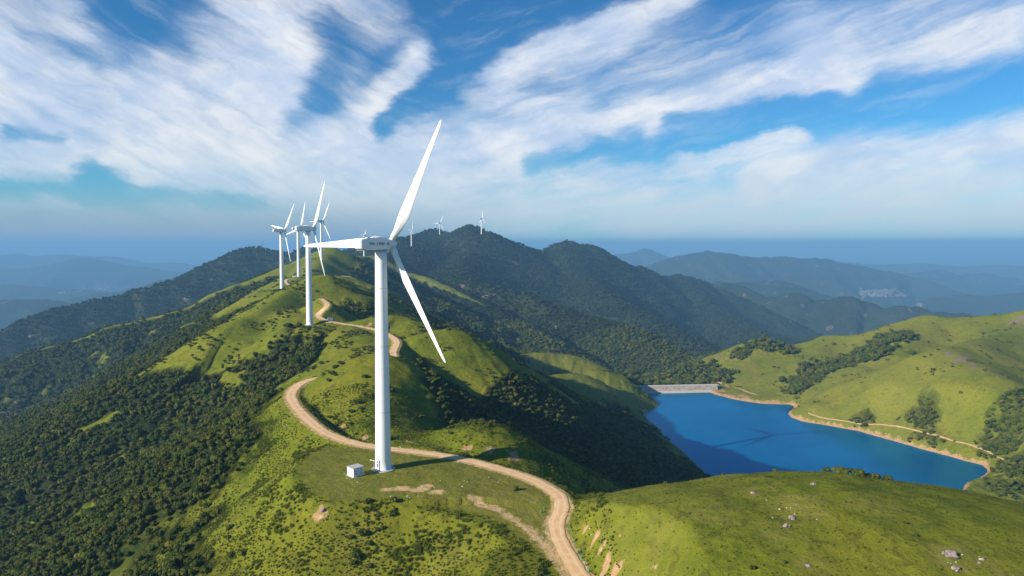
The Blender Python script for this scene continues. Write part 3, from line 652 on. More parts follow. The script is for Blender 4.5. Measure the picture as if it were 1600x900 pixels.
# lettering on the side of the nearest nacelle: three blurred groups of characters, and the door of its tower
na = [c for c in t1.children if c.name.startswith('nacelle')][0]
def glyphs(y0, y1, n, zc, h, mat, name, seed):
    r = random.Random(seed); bm = bmesh.new(); w = (y1 - y0) / n
    for k in range(n):
        c = y0 + w * (k + .5); X = 1.862
        for j in range(3): box(bm, (X, c + r.uniform(-.05, .05), zc + h * (.42 - .42 * j)), (.02, w * r.uniform(.55, .82), h * .17))
        for j in range(2): box(bm, (X + .004, c + w * (.3 if j else -.3) * r.uniform(.5, 1), zc + h * r.uniform(-.1, .1)), (.02, w * .2, h * r.uniform(.6, .95)))
    return mesh_obj(name, bm, mat, na)
glyphs(-6.5, -4.3, 3, HUBH + .05, .78, SIGNK, 'lettering', 1); glyphs(-3.6, -2.9, 1, HUBH + .05, .85, SIGNR, 'emblem', 2)
glyphs(-2.7, -.2, 4, HUBH + .05, .78, SIGNK, 'lettering', 3); glyphs(.7, 1.15 + .7, 2, HUBH + .05, .85, SIGNK, 'lettering', 4)
def on_tower(name, az, z, w, h, d, mat, parent, r=2.42, off=0.0):
    """a plate on the tower wall at world azimuth az (clockwise from ahead)"""
    a = az + 34; bm = bmesh.new(); rot = Matrix.Rotation(-math.radians(a - 180), 3, 'Z')
    nrm = Vector((math.sin(math.radians(a)), math.cos(math.radians(a)), 0)); box(bm, nrm * (r + off) + Vector((0, 0, z)), (w, d, h), rot)
    return mesh_obj(name, bm, mat, parent)
DA = 180 - 26 - 11
door = on_tower('door', DA, 1.95, 1.15, 2.7, .25, WHITE, t1, off=.02)
on_tower('door_window', DA, 2.85, .5, .5, .1, DARK, door, off=.13); on_tower('door_vent', DA, 1.85, .62, 1.05, .1, simple('louvre_grey', (.10, .11, .12), .6), door, off=.13)
on_tower('door_frame', DA, 1.95, 1.32, 2.9, .1, GREYM, door, off=-.01)
on_tower('step', DA, .3, 1.2, .3, 1.1, CONC, t1, off=.5)
ca = DA + 62
on_tower('service_cabinet', ca, 1.35, .5, 1.5, .5, GREYM, t1, off=.3)
on_tower('cable_conduit', ca - 12, 2.2, .16, 3.2, .2, RUST, t1, off=.1)
bm = bmesh.new(); a = math.radians(ca + 34 + 10); nrm = Vector((math.sin(a), math.cos(a), 0))
tube(bm, nrm * 2.4 + Vector((0, 0, 2.2)), nrm * 4.4 + Vector((0, 0, 2.5)), .1); box(bm, nrm * 4.0 + Vector((0, 0, 2.5)), (.5, .5, .14)); mesh_obj('bracket', bm, WHITE, t1)

# ================================================================== sheds
ROOF = simple('corrugated_roof', (.36, .36, .38), .6, .2); SHEDW = paint('shed_white_paint', (.78, .79, .80), .5)
def shed():
    o = empty('transformer_shed', (0, 0, 0)); w, d, h = 3.6, 3.3, 2.5
    bm = bmesh.new(); box(bm, (0, 0, h / 2 - .3), (w, d, h + .6)); bmesh.ops.bevel(bm, geom=bm.edges[:], offset=.03, segments=1, affect='EDGES'); mesh_obj('wall', bm, SHEDW, o)
    bm = bmesh.new(); box(bm, (0, 0, h + .1), (w + .3, d + .3, .14))
    for k in range(13): box(bm, (-w / 2 + w * k / 12, 0, h + .19), (.09, d + .28, .07))
    mesh_obj('roof', bm, ROOF, o)
    for x in (-.85, .85):
        bm = bmesh.new(); box(bm, (x, -d / 2 - .02, 1.1), (1.35, .06, 1.9)); dd = mesh_obj('door', bm, SHEDW, o)
        bm = bmesh.new()
        for k in range(6): box(bm, (x, -d / 2 - .055, .55 + k * .12), (.9, .02, .05))
        for k in range(5): box(bm, (x, -d / 2 - .055, 1.5 + k * .1), (.9, .02, .04))
        mesh_obj('louvre', bm, GREYM, dd)
        bm = bmesh.new(); box(bm, (x * .35, -d / 2 - .08, 1.15), (.06, .08, .25)); mesh_obj('handle', bm, DARK, dd)
    bm = bmesh.new(); box(bm, (0, 0, -.1), (w + .7, d + .7, .35)); mesh_obj('plinth', bm, CONC, o)
    return o
sh = shed()
def place(o, px, py, D=None, rz=0, s=1, dz=0):
    x, y, z = hit(px, py) if D is None else P(px, py, D)
    o.location = (x, y, float(ground(x, y)) + dz); o.rotation_euler = (0, 0, rz); o.scale = (s,) * 3; return o
place(sh, 555.5, 742, 201.5, math.radians(35 + 12), 1, .02)
tag(sh, 'small white metal shed with grey roof beside the foot of the nearest turbine', 'shed', 'white service sheds by the turbines')
s2 = copy_tree(sh); place(s2, 516, 505.5, 503, math.radians(20), 1.05); tag(s2, 'small white shed by the dirt road on the second terrace', 'shed', 'white service sheds by the turbines')
s3 = copy_tree(sh); place(s3, 460, 434.5, 955, math.radians(10), 1.3); tag(s3, 'tiny white hut left of a turbine on the far saddle', 'shed', 'white service sheds by the turbines')

# ================================================================== lattice mast on the left mountain
def mast():
    x, y, z = P(409.5, 391.5, 2600); z = float(ground(x, y)); o = empty('lattice_mast', (x, y, z - 1)); H = 30
    bm = bmesh.new()
    for i in range(4):
        sx, sy = ((-1, -1), (1, -1), (1, 1), (-1, 1))[i]; tube(bm, (sx * 3.2, sy * 3.2, 0), (sx * .8, sy * .8, H), .32, 5)
    for k in range(7):
        a, b = k / 7, (k + 1) / 7; ra = 3.2 - 2.4 * a; rb = 3.2 - 2.4 * b
        for i in range(4):
            c = ((-1, -1), (1, -1), (1, 1), (-1, 1)); p = c[i]; q = c[(i + 1) % 4]; tube(bm, (p[0] * ra, p[1] * ra, a * H), (q[0] * rb, q[1] * rb, b * H), .16, 4); tube(bm, (q[0] * ra, q[1] * ra, a * H), (p[0] * rb, p[1] * rb, b * H), .16, 4)
    mesh_obj('lattice', bm, GREYM, o)
    for k, w in ((.62, 16), (.80, 13), (.97, 9)):
        bm = bmesh.new(); box(bm, (0, 0, H * k), (w, .7, .7)); mesh_obj('crossarm', bm, GREYM, o)
    tag(o, 'tiny lattice pylon on the skyline of the dark left mountain', 'pylon')
mast()

# ================================================================== foliage kinds
def leaf_material(name, cols, trans=.15):
    m, t, b = material(name); oi = t.new('ShaderNodeObjectInfo').outputs['Random']
    r = t.new('ShaderNodeValToRGB'); r.color_ramp.interpolation = 'LINEAR'; e = r.color_ramp.elements
    e[0].position = 0; e[0].color = (*cols[0], 1); e[1].position = 1; e[1].color = (*cols[-1], 1)
    for k, c in enumerate(cols[1:-1]): x = e.new((k + 1) / (len(cols) - 1)); x.color = (*c, 1)
    t.put(r.inputs[0], oi); g = t.new('ShaderNodeNewGeometry'); l = t.math('MULTIPLY', t.math('SUBTRACT', t.noise(g.outputs['Position'], 1.2, 3), .5), 1.2)
    lum = t.math('ADD', 1.0, l); c = t.vmath('SCALE', r.outputs[0], scale=lum)
    big = t.noise(g.outputs['Position'], .035, 4, .6); c = t.mix(t.ramp(big, .5, .70, 0, .28), c, (.120, .112, .022))
    t.put(b.inputs['Base Color'], c); b.inputs['Roughness'].default_value = .8; b.inputs['Specular IOR Level'].default_value = .08
    if trans > .2:   # thin blades let the light through
        tr = t.new('ShaderNodeBsdfTranslucent'); t.put(tr.inputs['Color'], c); mx = t.new('ShaderNodeMixShader'); mx.inputs[0].default_value = trans
        t.l.new(b.outputs[0], mx.inputs[1]); t.l.new(tr.outputs[0], mx.inputs[2]); t.l.new(mx.outputs[0], t.n['Material Output'].inputs['Surface'])
    return m
LEAF = leaf_material('broadleaf_foliage', [(.026, .048, .006), (.056, .076, .008), (.036, .054, .009), (.090, .104, .010), (.048, .058, .008), (.120, .118, .014), (.032, .060, .008), (.085, .072, .014)])
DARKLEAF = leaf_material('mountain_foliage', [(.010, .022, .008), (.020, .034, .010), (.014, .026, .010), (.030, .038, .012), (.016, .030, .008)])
SHRUB = leaf_material('shrub_foliage', [(.050, .070, .012), (.075, .095, .014), (.090, .090, .018), (.040, .056, .011)])
WEED = leaf_material('tall_grass_blades', [(.120, .165, .016), (.155, .195, .020), (.140, .150, .024), (.190, .210, .030), (.095, .140, .014)], .45)
BARK = simple('bark', (.09, .07, .05), .9)
def crown_mesh(name, seed, nb, nl, leaf, mat, flat=.8, spread=.55, lift=.72):
    r = np.random.default_rng(seed); V = []; F = []
    cs = []
    for k in range(nb):
        a = r.uniform(0, 2 * math.pi); d = spread * math.sqrt(r.uniform(0, 1)); rad = r.uniform(.34, .58) * (1.15 if k == 0 else 1)
        cs.append((math.cos(a) * d * (k > 0), math.sin(a) * d * (k > 0), lift + r.uniform(-.28, .36) * flat * (k > 0) + (.12 if k == 0 else 0), rad))
    for k in range(nl):
        c = cs[r.integers(nb)]; n = r.normal(size=3); n[2] = n[2] * .8 + .25; n /= np.linalg.norm(n)
        p = np.array(c[:3]) + n * c[3] * r.uniform(.72, 1.06) * np.array((1, 1, flat))
        nn = n + r.normal(size=3) * .55; nn /= np.linalg.norm(nn); u = np.cross(nn, r.normal(size=3)); u /= np.linalg.norm(u); v = np.cross(nn, u)
        s = leaf * r.uniform(.6, 1.3); b = len(V); V += [p - u * s - v * s * .6, p + u * s - v * s * .6 + nn * s * .2, p + u * s * .7 + v * s * .8, p - u * s * .6 + v * s * .7 - nn * s * .2]; F.append((b, b + 1, b + 2, b + 3))
    me = bpy.data.meshes.new(name); bm = bmesh.new()
    for c in cs:   # shaded heart of each clump so that no light falls straight through
        vv = bmesh.ops.create_icosphere(bm, subdivisions=2, radius=c[3] * .80)['verts']
        for q in vv: q.co *= 1 + .18 * math.sin(q.co.x * 19 + seed) * math.cos(q.co.y * 17 + q.co.z * 13)
        bmesh.ops.transform(bm, matrix=Matrix.Translation(c[:3]) @ Matrix.Diagonal((1, 1, flat, 1)), verts=vv)
    vs = [bm.verts.new(p) for p in V]
    for f in F: bm.faces.new([vs[i] for i in f])
    bm.to_mesh(me); bm.free(); me.materials.append(mat); return me
def trunk_mesh(seed):
    r = random.Random(seed); bm = bmesh.new(); lathe(bm, [(.09, -.5), (.06, 0), (.05, .3), (.04, .62)], 7)
    for k in range(4):
        a = r.uniform(0, 6.28); tube(bm, (0, 0, .2 + .08 * k), (math.cos(a) * .32, math.sin(a) * .32, .6 + .08 * k), .022, 5)
    me = bpy.data.meshes.new('trunk'); bm.to_mesh(me); bm.free(); me.materials.append(BARK); return me
CR = [crown_mesh('crown', 11 + k, 9 + k, 330, .105, LEAF, (.8, .95, .7, .9, .85)[k]) for k in range(5)]
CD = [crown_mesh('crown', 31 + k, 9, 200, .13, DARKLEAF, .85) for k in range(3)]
SH = [crown_mesh('foliage', 51 + k, 6, 240, .12, SHRUB, .62, .6, .34) for k in range(3)]
TR = [trunk_mesh(k) for k in range(2)]
def weed_mesh(seed):
    r = np.random.default_rng(seed); bm = bmesh.new()
    for k in range(46):
        a = r.uniform(0, 6.28); d = r.uniform(0, .55); x, y = math.cos(a) * d, math.sin(a) * d; h = r.uniform(.35, 1.0); b = r.uniform(0, 6.28); l = r.uniform(.05, .35)
        ux, uy = math.cos(b) * .055, math.sin(b) * .055; tx, ty = x + math.cos(b + 1.5) * l, y + math.sin(b + 1.5) * l
        vs = [bm.verts.new(p) for p in ((x - ux, y - uy, -.1), (x + ux, y + uy, -.1), (x * .6 + tx * .4 + ux, y * .6 + ty * .4 + uy, h * .65), (tx, ty, h))]; bm.faces.new(vs)
    me = bpy.data.meshes.new('grass_tuft'); bm.to_mesh(me); bm.free(); me.materials.append(WEED); return me
WE = [weed_mesh(3), weed_mesh(4)]

# ---- scatter
def inview(x, y, z, mx=.06):
    yc = y * CP - z * SP; zc = y * SP + z * CP; u = x / yc; v = zc / yc
    return (np.abs(u) < .75 + mx) & (v > -(450 / FPX) - mx) & (yc > 10)
EY = {}
def visible(x, y, z, top):
    """is the crown in the camera's sight over the ground? (marches the line of sight over the ground sheet)"""
    t = np.linspace(.06, .985, 60)[:, None]; X = x[None] * t; Y = y[None] * t; Z = (z + top)[None] * t
    return (ground(X, Y) < Z + 1.0).all(0)
def jit(spacing, x0, x1, y0, y1, r):
    gx, gy = np.meshgrid(np.arange(x0, x1, spacing), np.arange(y0, y1, spacing)); x = gx.ravel(); y = gy.ravel()
    return x + r.uniform(-.5, .5, x.shape) * spacing, y + r.uniform(-.5, .5, y.shape) * spacing
PTS = []
for sp, a, b, smin, smax_ in ((2.5, 60, 430, 1.0, 2.2), (3.3, 430, 900, 1.4, 2.8), (5.6, 900, 1600, 2.2, 4.4), (9.5, 1600, 3600, 3.3, 6.4)):
    x, y = jit(sp, -.85 * b - 60, .85 * b + 60, 40, b, rng); d = np.hypot(x, y); z = ground(x, y)
    f = gsample(FG, x, y); tr_ = gsample(TG, x, y)
    keep_ = (d >= a) & (d < b) & inview(x, y, z) & (tr_ > 5.5)
    x, y, z, f = x[keep_], y[keep_], z[keep_], f[keep_]
    p = np.clip((f - .25) * 1.5, 0, 1) * (.82 + 1.1 * fbm(x / 28, y / 28, 3, 120)); p = np.maximum(p, (x > 190) * np.clip(f * 2 - .3, 0, .95))
    k = rng.uniform(size=x.shape) < p; x, y, z, f = x[k], y[k], z[k], f[k]
    s = smin + (smax_ - smin) * rng.uniform(0, 1, x.shape) ** 1.5 * (.75 + .5 * sstep(.3, .9, f)) * (1 + .5 * fbm(x / 45, y / 45, 2, 121)) * np.where((x > -95) & (y < 430), .6, 1) * np.where((x > 190) & (y < 1200), 1.3, 1)
    k = visible(x, y, z, s * 1.6); PTS.append(np.stack([x[k], y[k], z[k], s[k]], 1))
TREES = np.concatenate(PTS)
x, y = jit(3.1, -700, 760, 60, 1150, rng); d = np.hypot(x, y); z = ground(x, y); f = gsample(FG, x, y); tr_ = gsample(TG, x, y); dg = gsample(DG, x, y)
cl = fbm(x / 24, y / 24, 4, 130) + .16 * (x < -60) * (y > 240) * (y < 900) * sstep(.0, .8, .5 + fbm(x / 90, y / 90, 2, 133)); front = np.clip((.35 - np.abs(x - 70) / 240), 0, 1) * (y < 215) * (x > 24)
nr = (d < 330)
p = np.clip((cl - .17 - .07 * nr) * 3.2, 0, .75) * (1 - np.clip(f * 2, 0, 1)) * (1 - .93 * (front > 0)) + .007 * (front <= 0)
inpad = poly_sd(x, y, PAD) < 1.5
k = (rng.uniform(size=x.shape) < p) & inview(x, y, z) & (tr_ > 5) & (dg < .4) & (~inpad) & (z > WATER + 3)
k &= ~((x > 180) & (rng.uniform(size=x.shape) < .72))
x, y, z = x[k], y[k], z[k]; s = rng.uniform(.5, 1.5, x.shape) * (.8 + .0008 * np.hypot(x, y)) * np.where(np.hypot(x, y) < 330, 1.25, 1); k = visible(x, y, z, s)
SHR = np.stack([x[k], y[k], z[k], s[k]], 1)
x, y = jit(.85, -120, 190, 75, 290, rng); d = np.hypot(x, y); z = ground(x, y); f = gsample(FG, x, y); tr_ = gsample(TG, x, y); dg = gsample(DG, x, y)
inpad = poly_sd(x, y, PAD) < .5; dome = (x > 24) & (y < 225)
lush = sstep(-.25, .25, fbm(x / 16, y / 16, 3, 141))
p = np.where(inpad, .0, np.where(dome, .22, .25 + .7 * lush)) * (1 - f) * (dg < .4) * (tr_ > 3.9)
k = (rng.uniform(size=x.shape) < p) & inview(x, y, z); x, y, z, dome = x[k], y[k], z[k], dome[k]
s = np.where(dome, rng.uniform(.15, .34, x.shape), rng.uniform(.3, .75, x.shape) * (.7 + .9 * sstep(-.1, .4, fbm(x / 11, y / 11, 3, 144)))); k = visible(x, y, z, s)
WDS = np.stack([x[k], y[k], z[k], s[k]], 1)
print('trees', len(TREES), 'shrubs', len(SHR), 'weeds', len(WDS), time.time() - T0)

GROUPS = [('dark green leafy tree in the wood on the left slope nearest the camera', 'nearest trees of the wood on the left slope')]
def individual(name, loc, s, crown, trunk, label, cat, group):
    o = empty(name, loc, random.uniform(0, 6.28)); o.scale = (s * random.uniform(.9, 1.15), s * random.uniform(.9, 1.15), s * random.uniform(.85, 1.25)); tag(o, label, cat, group)
    link(bpy.data.objects.new('crown' if trunk else 'foliage', crown), o)
    if trunk: link(bpy.data.objects.new('trunk', trunk), o)
    return o
# trees of a wood: the 300 that show largest are trees of their own, the rest is one wood
size = TREES[:, 3] / np.hypot(TREES[:, 0], TREES[:, 1]); ok = inview(TREES[:, 0], TREES[:, 1], TREES[:, 2], -.015)
order = np.argsort(-(size * ok))[:300]; first = set(order.tolist())
GROUPS.append(('low dark scrub tree on the shaded slope dropping from the road towards the lake', 'scrub trees on the shaded slope right of the road'))
nside = [0, 0]
for k in order:
    x, y, z, s = TREES[k]; g = GROUPS[0 if x < -30 or y < 170 and x < 10 else 1]; nside[GROUPS.index(g)] += 1
    individual('tree', (x, y, z), s, CR[k % 5], TR[k % 2], g[0], 'tree', g[1])
print('individual trees left / right', nside)
REST = TREES[[i for i in range(len(TREES)) if i not in first]]

def scatter(name, pts, sources, kind='stuff', label=None):
    me = bpy.data.meshes.new(name); me.vertices.add(len(pts)); me.vertices.foreach_set('co', pts[:, :3].astype(np.float32).ravel())
    n = len(pts); attr(me, 'size', pts[:, 3]); attr(me, 'turn', rng.uniform(0, 6.283, n)); attr(me, 'tall', rng.uniform(.85, 1.25, n)); attr(me, 'pick', rng.integers(0, len(sources), n))
    o = tag(link(bpy.data.objects.new(name, me)), label, kind=kind)
    ng = bpy.data.node_groups.new(name, 'GeometryNodeTree'); ng.interface.new_socket('Geometry', in_out='INPUT', socket_type='NodeSocketGeometry'); ng.interface.new_socket('Geometry', in_out='OUTPUT', socket_type='NodeSocketGeometry')
    N = ng.nodes; L = ng.links; gi = N.new('NodeGroupInput'); go = N.new('NodeGroupOutput'); jn = N.new('GeometryNodeJoinGeometry')
    def na_(nm): a = N.new('GeometryNodeInputNamedAttribute'); a.data_type = 'FLOAT'; a.inputs['Name'].default_value = nm; return a.outputs[0]
    sz, tn, tl, pk = na_('size'), na_('turn'), na_('tall'), na_('pick')
    mt = N.new('ShaderNodeMath'); mt.operation = 'MULTIPLY'; L.new(sz, mt.inputs[0]); L.new(tl, mt.inputs[1])
    cs = N.new('ShaderNodeCombineXYZ'); L.new(sz, cs.inputs[0]); L.new(sz, cs.inputs[1]); L.new(mt.outputs[0], cs.inputs[2])
    cr = N.new('ShaderNodeCombineXYZ'); L.new(tn, cr.inputs[2])
    for i, src in enumerate(sources):
        oi = N.new('GeometryNodeObjectInfo'); oi.inputs['Object'].default_value = src; oi.transform_space = 'ORIGINAL'; oi.inputs['As Instance'].default_value = True
        cmp_ = N.new('FunctionNodeCompare'); cmp_.data_type = 'FLOAT'; cmp_.operation = 'EQUAL'; L.new(pk, cmp_.inputs[0]); cmp_.inputs[1].default_value = i; cmp_.inputs['Epsilon'].default_value = .1
        ip = N.new('GeometryNodeInstanceOnPoints'); L.new(gi.outputs[0], ip.inputs['Points']); L.new(cmp_.outputs[0], ip.inputs['Selection']); L.new(oi.outputs['Geometry'], ip.inputs['Instance'])
        L.new(cs.outputs[0], ip.inputs['Scale']); L.new(cr.outputs[0], ip.inputs['Rotation']); L.new(ip.outputs[0], jn.inputs[0])
    L.new(jn.outputs[0], go.inputs[0]); md = o.modifiers.new('scatter', 'NODES'); md.node_group = ng; return o
def first_with(mesh):
    for o in COL.objects:
        if o.data is mesh: return o

# bushes that can be pointed at
def bush(px, py, s, label, group=None, D=None, cr=None, name='bush'):
    x, y, z = hit(px, py) if D is None else P(px, py, D); z = float(ground(x, y))
    return individual(name, (x, y, z - .05), s, cr or SH[random.randrange(3)], None, label, 'bush', group)
crest_y = lambda px: 735 + max(0, (px - 1290)) ** 1.6 * .006
def crest_hit(px):    # the skyline of the foreground dome above this photo column
    best = None
    for py in np.arange(700, 800, .5):
        x, y, z = hit(px, py)
        if y < 260: return x, y, z
for px, s in [(1291,1.1),(1312,1.3),(1322,1.0),(1336,1.4),(1347,1.2),(1358,.9),(1371,1.2),(1386,1.1),(1392,1.0)]:
    x, y, z = crest_hit(px); individual('bush', (x, y + .5, z - .1), s * 1.45, SH[random.randrange(3)], None, 'dark low bush in the row along the crest of the front grassy dome', 'bush', 'bushes along the crest of the front dome')
for px, s, lb in [(1212,.8,'single dark bush at the middle of the front dome crest'),(1040,.7,'small dark bush near the left end of the front dome crest'),(1130,.55,'tiny bush on the front dome crest above the left shore')]:
    x, y, z = crest_hit(px); individual('bush', (x, y + .3, z - .1), s, SH[0], None, lb, 'bush', None)
bush(805, 766, 1.25, 'lone dark bush on the terrace inside the bend of the road')
bush(1199, 745, .8, 'small dark bush just below the crest of the front grassy dome')
bush(1175, 888, .75, 'dark bush low on the front dome, left of the pale rocks'); bush(1414, 818, .6, 'small dark bush alone on the front dome above the large boulder'); bush(1432, 838, .55, 'small dark bush directly above the large boulder'); bush(1226, 880, .5, 'tiny dark bush low in the middle of the front dome')
bush(1482, 532, 3.2, 'dark round bush high on the far grassy hill right of the lake'); bush(1301, 538, 4.2, 'dark tree-like bush on the upper left slope of the far grassy hill'); bush(1500, 614, 2.6, 'dark bush beside the wooded streak on the grassy hill right of the lake'); bush(1457, 579, 3.0, 'dark low thicket near the top of the grassy spur right of the lake')

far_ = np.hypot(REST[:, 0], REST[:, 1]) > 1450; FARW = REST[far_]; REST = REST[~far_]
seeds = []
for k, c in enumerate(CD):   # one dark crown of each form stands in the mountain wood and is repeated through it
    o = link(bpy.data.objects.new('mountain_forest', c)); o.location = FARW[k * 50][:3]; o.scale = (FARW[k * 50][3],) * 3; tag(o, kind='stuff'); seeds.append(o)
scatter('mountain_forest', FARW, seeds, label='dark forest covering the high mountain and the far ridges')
scatter('forest', REST, [first_with(c) for c in CR if first_with(c)], label='dense broadleaf wood covering the valley slopes')
scatter('shrubbery', SHR, [first_with(c) for c in SH if first_with(c)], label='dark low shrubs dotted over the grassy slopes')
for k, w in enumerate(WE):
    pass
tufts = []
for k, w in enumerate(WE):
    x, y, z = hit(700 + 20 * k, 840); o = link(bpy.data.objects.new('grass_tuft', w)); o.location = (x, y, z); o.scale = (.8,) * 3
    tag(o, kind='stuff'); tufts.append(o)
scatter('grass', WDS, tufts, label='tall rough grass on the slopes around the terrace and road')

# ================================================================== rocks
ROCK = simple('pinkish_granite', (.26, .20, .19), .9, 0, .35, 1.5)
def rock_mesh(seed):
    r = random.Random(seed); bm = bmesh.new(); vs = bmesh.ops.create_icosphere(bm, subdivisions=3, radius=1)['verts']
    for v in vs:
        n = v.co.copy(); k = 1 + .25 * math.sin(n.x * 3.1 + seed) + .18 * math.sin(n.y * 5.3 + n.z * 4 + seed * 2) + .08 * math.sin(n.x * 13 + n.z * 11)
        v.co = Vector((round(n.x * k * 3.2) / 3.2 * .35 + n.x * k * .65, n.y * k * .8, n.z * k * .5))
    me = bpy.data.meshes.new('rock'); bm.to_mesh(me); bm.free(); me.materials.append(ROCK); return me
RK = [rock_mesh(k) for k in range(4)]
def rock_at(px, py, s, label, k=0, group=None):
    x, y, z = hit(px, py); o = link(bpy.data.objects.new('boulder', RK[k % 4])); o.location = (x, y, z + s * .08); o.scale = (s,) * 3; o.rotation_euler = (0, 0, k * 1.3); tag(o, label, 'rock', group)
for i, a in enumerate([(1483,867,1.25,'largest pinkish boulder low on the right of the front grassy dome'),(1494,890,.75,'boulder just below the largest one on the front dome'),(1535,874,.4,'small stone right of the largest boulder'),(1530,880,.35,'small stone touching the stone right of the largest boulder'),
    (1262,884,.55,'low pale rock near the bottom edge of the front dome'),(1237,810,.8,'upper of the two flat rocks in the middle of the front dome'),(1229,822,.75,'lower of the two flat rocks in the middle of the front dome'),(1270,757,.65,'dark rock near the crest of the front dome'),(1177,770,.6,'brown rock left of centre on the upper front dome'),
    (1198,782,.3,'small stone between the brown rock and the flat rocks'),(1245,789,.3,'small stone above the two flat rocks'),(505,797,.8,'orange tinted rock on the slope below the left edge of the terrace'),(480,686,.0001+.45,'pale stone beside the left bend of the road')]):
    rock_at(a[0], a[1], a[2], a[3], i)
gx = []; 
for px, py, n, sx, sy in [(560,752,8,30,8),(700,760,10,60,14),(640,776,8,40,4),(850,840,8,14,16),(460,655,10,12,12),(800,745,6,40,8),(930,830,5,16,10),(1240,800,8,40,20),(1500,870,8,40,16),(560,730,6,30,8)]:
    for _ in range(n):
        gx.append((*hit(px + random.gauss(0, sx / 2), py + random.gauss(0, sy / 2)), random.uniform(.08, .26)))
PALE = simple('pale_stone', (.52, .50, .46), .9, 0, .3, 2)
src = bpy.data.objects.new('pebble', RK[1].copy()); src.data.materials[0] = PALE; src.location = gx[0][:3]; src.scale = (.2,) * 3; tag(link(src), kind='stuff')
scatter('gravel', np.array(gx), [src], label='pale loose stones scattered over the terrace and verges')

# ================================================================== green sapling guards beside the outer side of the bend
GREEN = simple('teal_plastic_mesh', (.02, .22, .15), .6)
bm = bmesh.new(); lathe(bm, [(.22, -.1), (.26, .55), (.2, .95)], 8); tube(bm, (.2, 0, -.1), (.2, 0, 1.25), .03, 5); gm = bpy.data.meshes.new('tree_guard'); bm.to_mesh(gm); bm.free(); gm.materials.append(GREEN)
for i, (a, b) in enumerate([(1205,210),(1235,215),(1250,225),(1295,245),(1380,275),(1430,298),(1320,490),(1335,525),(1350,585),(1375,655),(1395,690),(1420,735),(1440,775),(1160,380),(1140,405)]):
    x, y, z = hit(560 + a / 4, 700 + b / 4); o = link(bpy.data.objects.new('tree_guard', gm)); o.location = (x, y, z); o.rotation_euler = (random.uniform(-.2, .2), random.uniform(-.2, .2), random.uniform(0, 6)); o.scale = (.75,) * 3
    tag(o, 'small teal plastic sapling guard on the grassy verge of the road bend' if i < 6 else ('small teal plastic sapling guard in the ditch under the cut bank' if i < 13 else 'small teal sapling guard at the inner edge of the road bend'), 'tree guard', ('guards on the outer verge' if i < 6 else 'guards in the ditch' if i < 13 else 'guards at the inner edge'))

# ================================================================== far towns in the valleys
def town(spots, label):
    r = random.Random(len(spots)); bm = bmesh.new()
    for px, py, D, n, sx, sy in spots:
        for _ in range(n):
            X, Y, Z = hit(px + r.gauss(0, sx), py + r.gauss(0, sy), 15000); w, d, h = r.uniform(14, 45), r.uniform(12, 30), r.uniform(6, 18); box(bm, (X, Y, Z + h / 2 - 4), (w, d, h + 8), Matrix.Rotation(r.uniform(0, 3), 3, 'Z'))
    tag(mesh_obj('distant_town', bm, simple('town_plaster', (.17, .14, .14), .8)), label, 'town', kind='stuff')
town([(1358,458,9000,60,10,2.0),(1375,461,9000,45,12,2.5),(1385,456,9000,30,10,1.5),(1412,460,9000,18,6,2),(1440,476,8000,12,4,1.2)], 'pale buildings of a far town in the hazy valley on the right')
town([(160,452,9000,40,16,2.0),(180,447,9000,20,14,2),(110,458,9000,14,10,1.5)], 'pale buildings of a far town in the hazy valley on the left')

# ================================================================== air, sky, sun, camera
bm = bmesh.new(); lo = float(V[:, 2].min()) - 1.0; top = 160.0
box(bm, (0, 20250, (lo + top) / 2), (2 * 53000, 41700, top - lo))
mz = bpy.data.materials.new('blue_air'); mz.use_nodes = True; nt = NT(mz.node_tree); nt.n.remove(nt.n['Principled BSDF']); pv = nt.new('ShaderNodeVolumePrincipled')
pv.inputs['Color'].default_value = (*HAZE_COL, 1); pv.inputs['Density'].default_value = HAZE_D; pv.inputs['Anisotropy'].default_value = 0.0
nt.l.new(pv.outputs[0], nt.n['Material Output'].inputs['Volume']); hz = mesh_obj('haze', bm, mz); tag(hz, kind='stuff')

W = bpy.data.worlds.new('World'); S.world = W; W.use_nodes = True; t = NT(W.node_tree); bg = W.node_tree.nodes['Background']
sky = t.new('ShaderNodeTexSky', sky_type='NISHITA'); sky.sun_disc = False; sky.sun_elevation = SUN_EL; sky.sun_rotation = SUN_AZ; sky.altitude = 900; sky.air_density = 1.0; sky.dust_density = .4; sky.ozone_density = 2.0
dirv = t.new('ShaderNodeTexCoord').outputs['Generated']; sx = t.new('ShaderNodeSeparateXYZ'); t.put(sx.inputs[0], dirv)
azd = t.math('DEGREES', t.math('ARCTAN2', sx.outputs[0], sx.outputs[1])); eld = t.math('DEGREES', t.math('ARCSINE', sx.outputs[2]))
# cloud layer coordinates: where the line of sight meets a level sheet high above
zc = t.math('ADD', t.math('MAXIMUM', sx.outputs[2], 0), .10)
cp = t.new('ShaderNodeCombineXYZ'); t.put(cp.inputs[0], t.math('DIVIDE', sx.outputs[0], zc)); t.put(cp.inputs[1], t.math('DIVIDE', sx.outputs[1], zc))
def rotated(deg, sxx, syy):
    m = t.new('ShaderNodeMapping'); t.put(m.inputs['Vector'], cp.outputs[0]); m.inputs['Rotation'].default_value = (0, 0, math.radians(deg)); m.inputs['Scale'].default_value = (sxx, syy, 1); return m.outputs[0]
ae = t.new('ShaderNodeCombineXYZ'); t.put(ae.inputs[0], azd); t.put(ae.inputs[1], eld)
w1 = t.noise(t.vmath('MULTIPLY', ae.outputs[0], (.06, .10, 0)), 1, 3, .5, 0, True); w2 = t.noise(t.vmath('MULTIPLY', ae.outputs[0], (.25, .5, 0)), 1, 6, .62, 0, True)
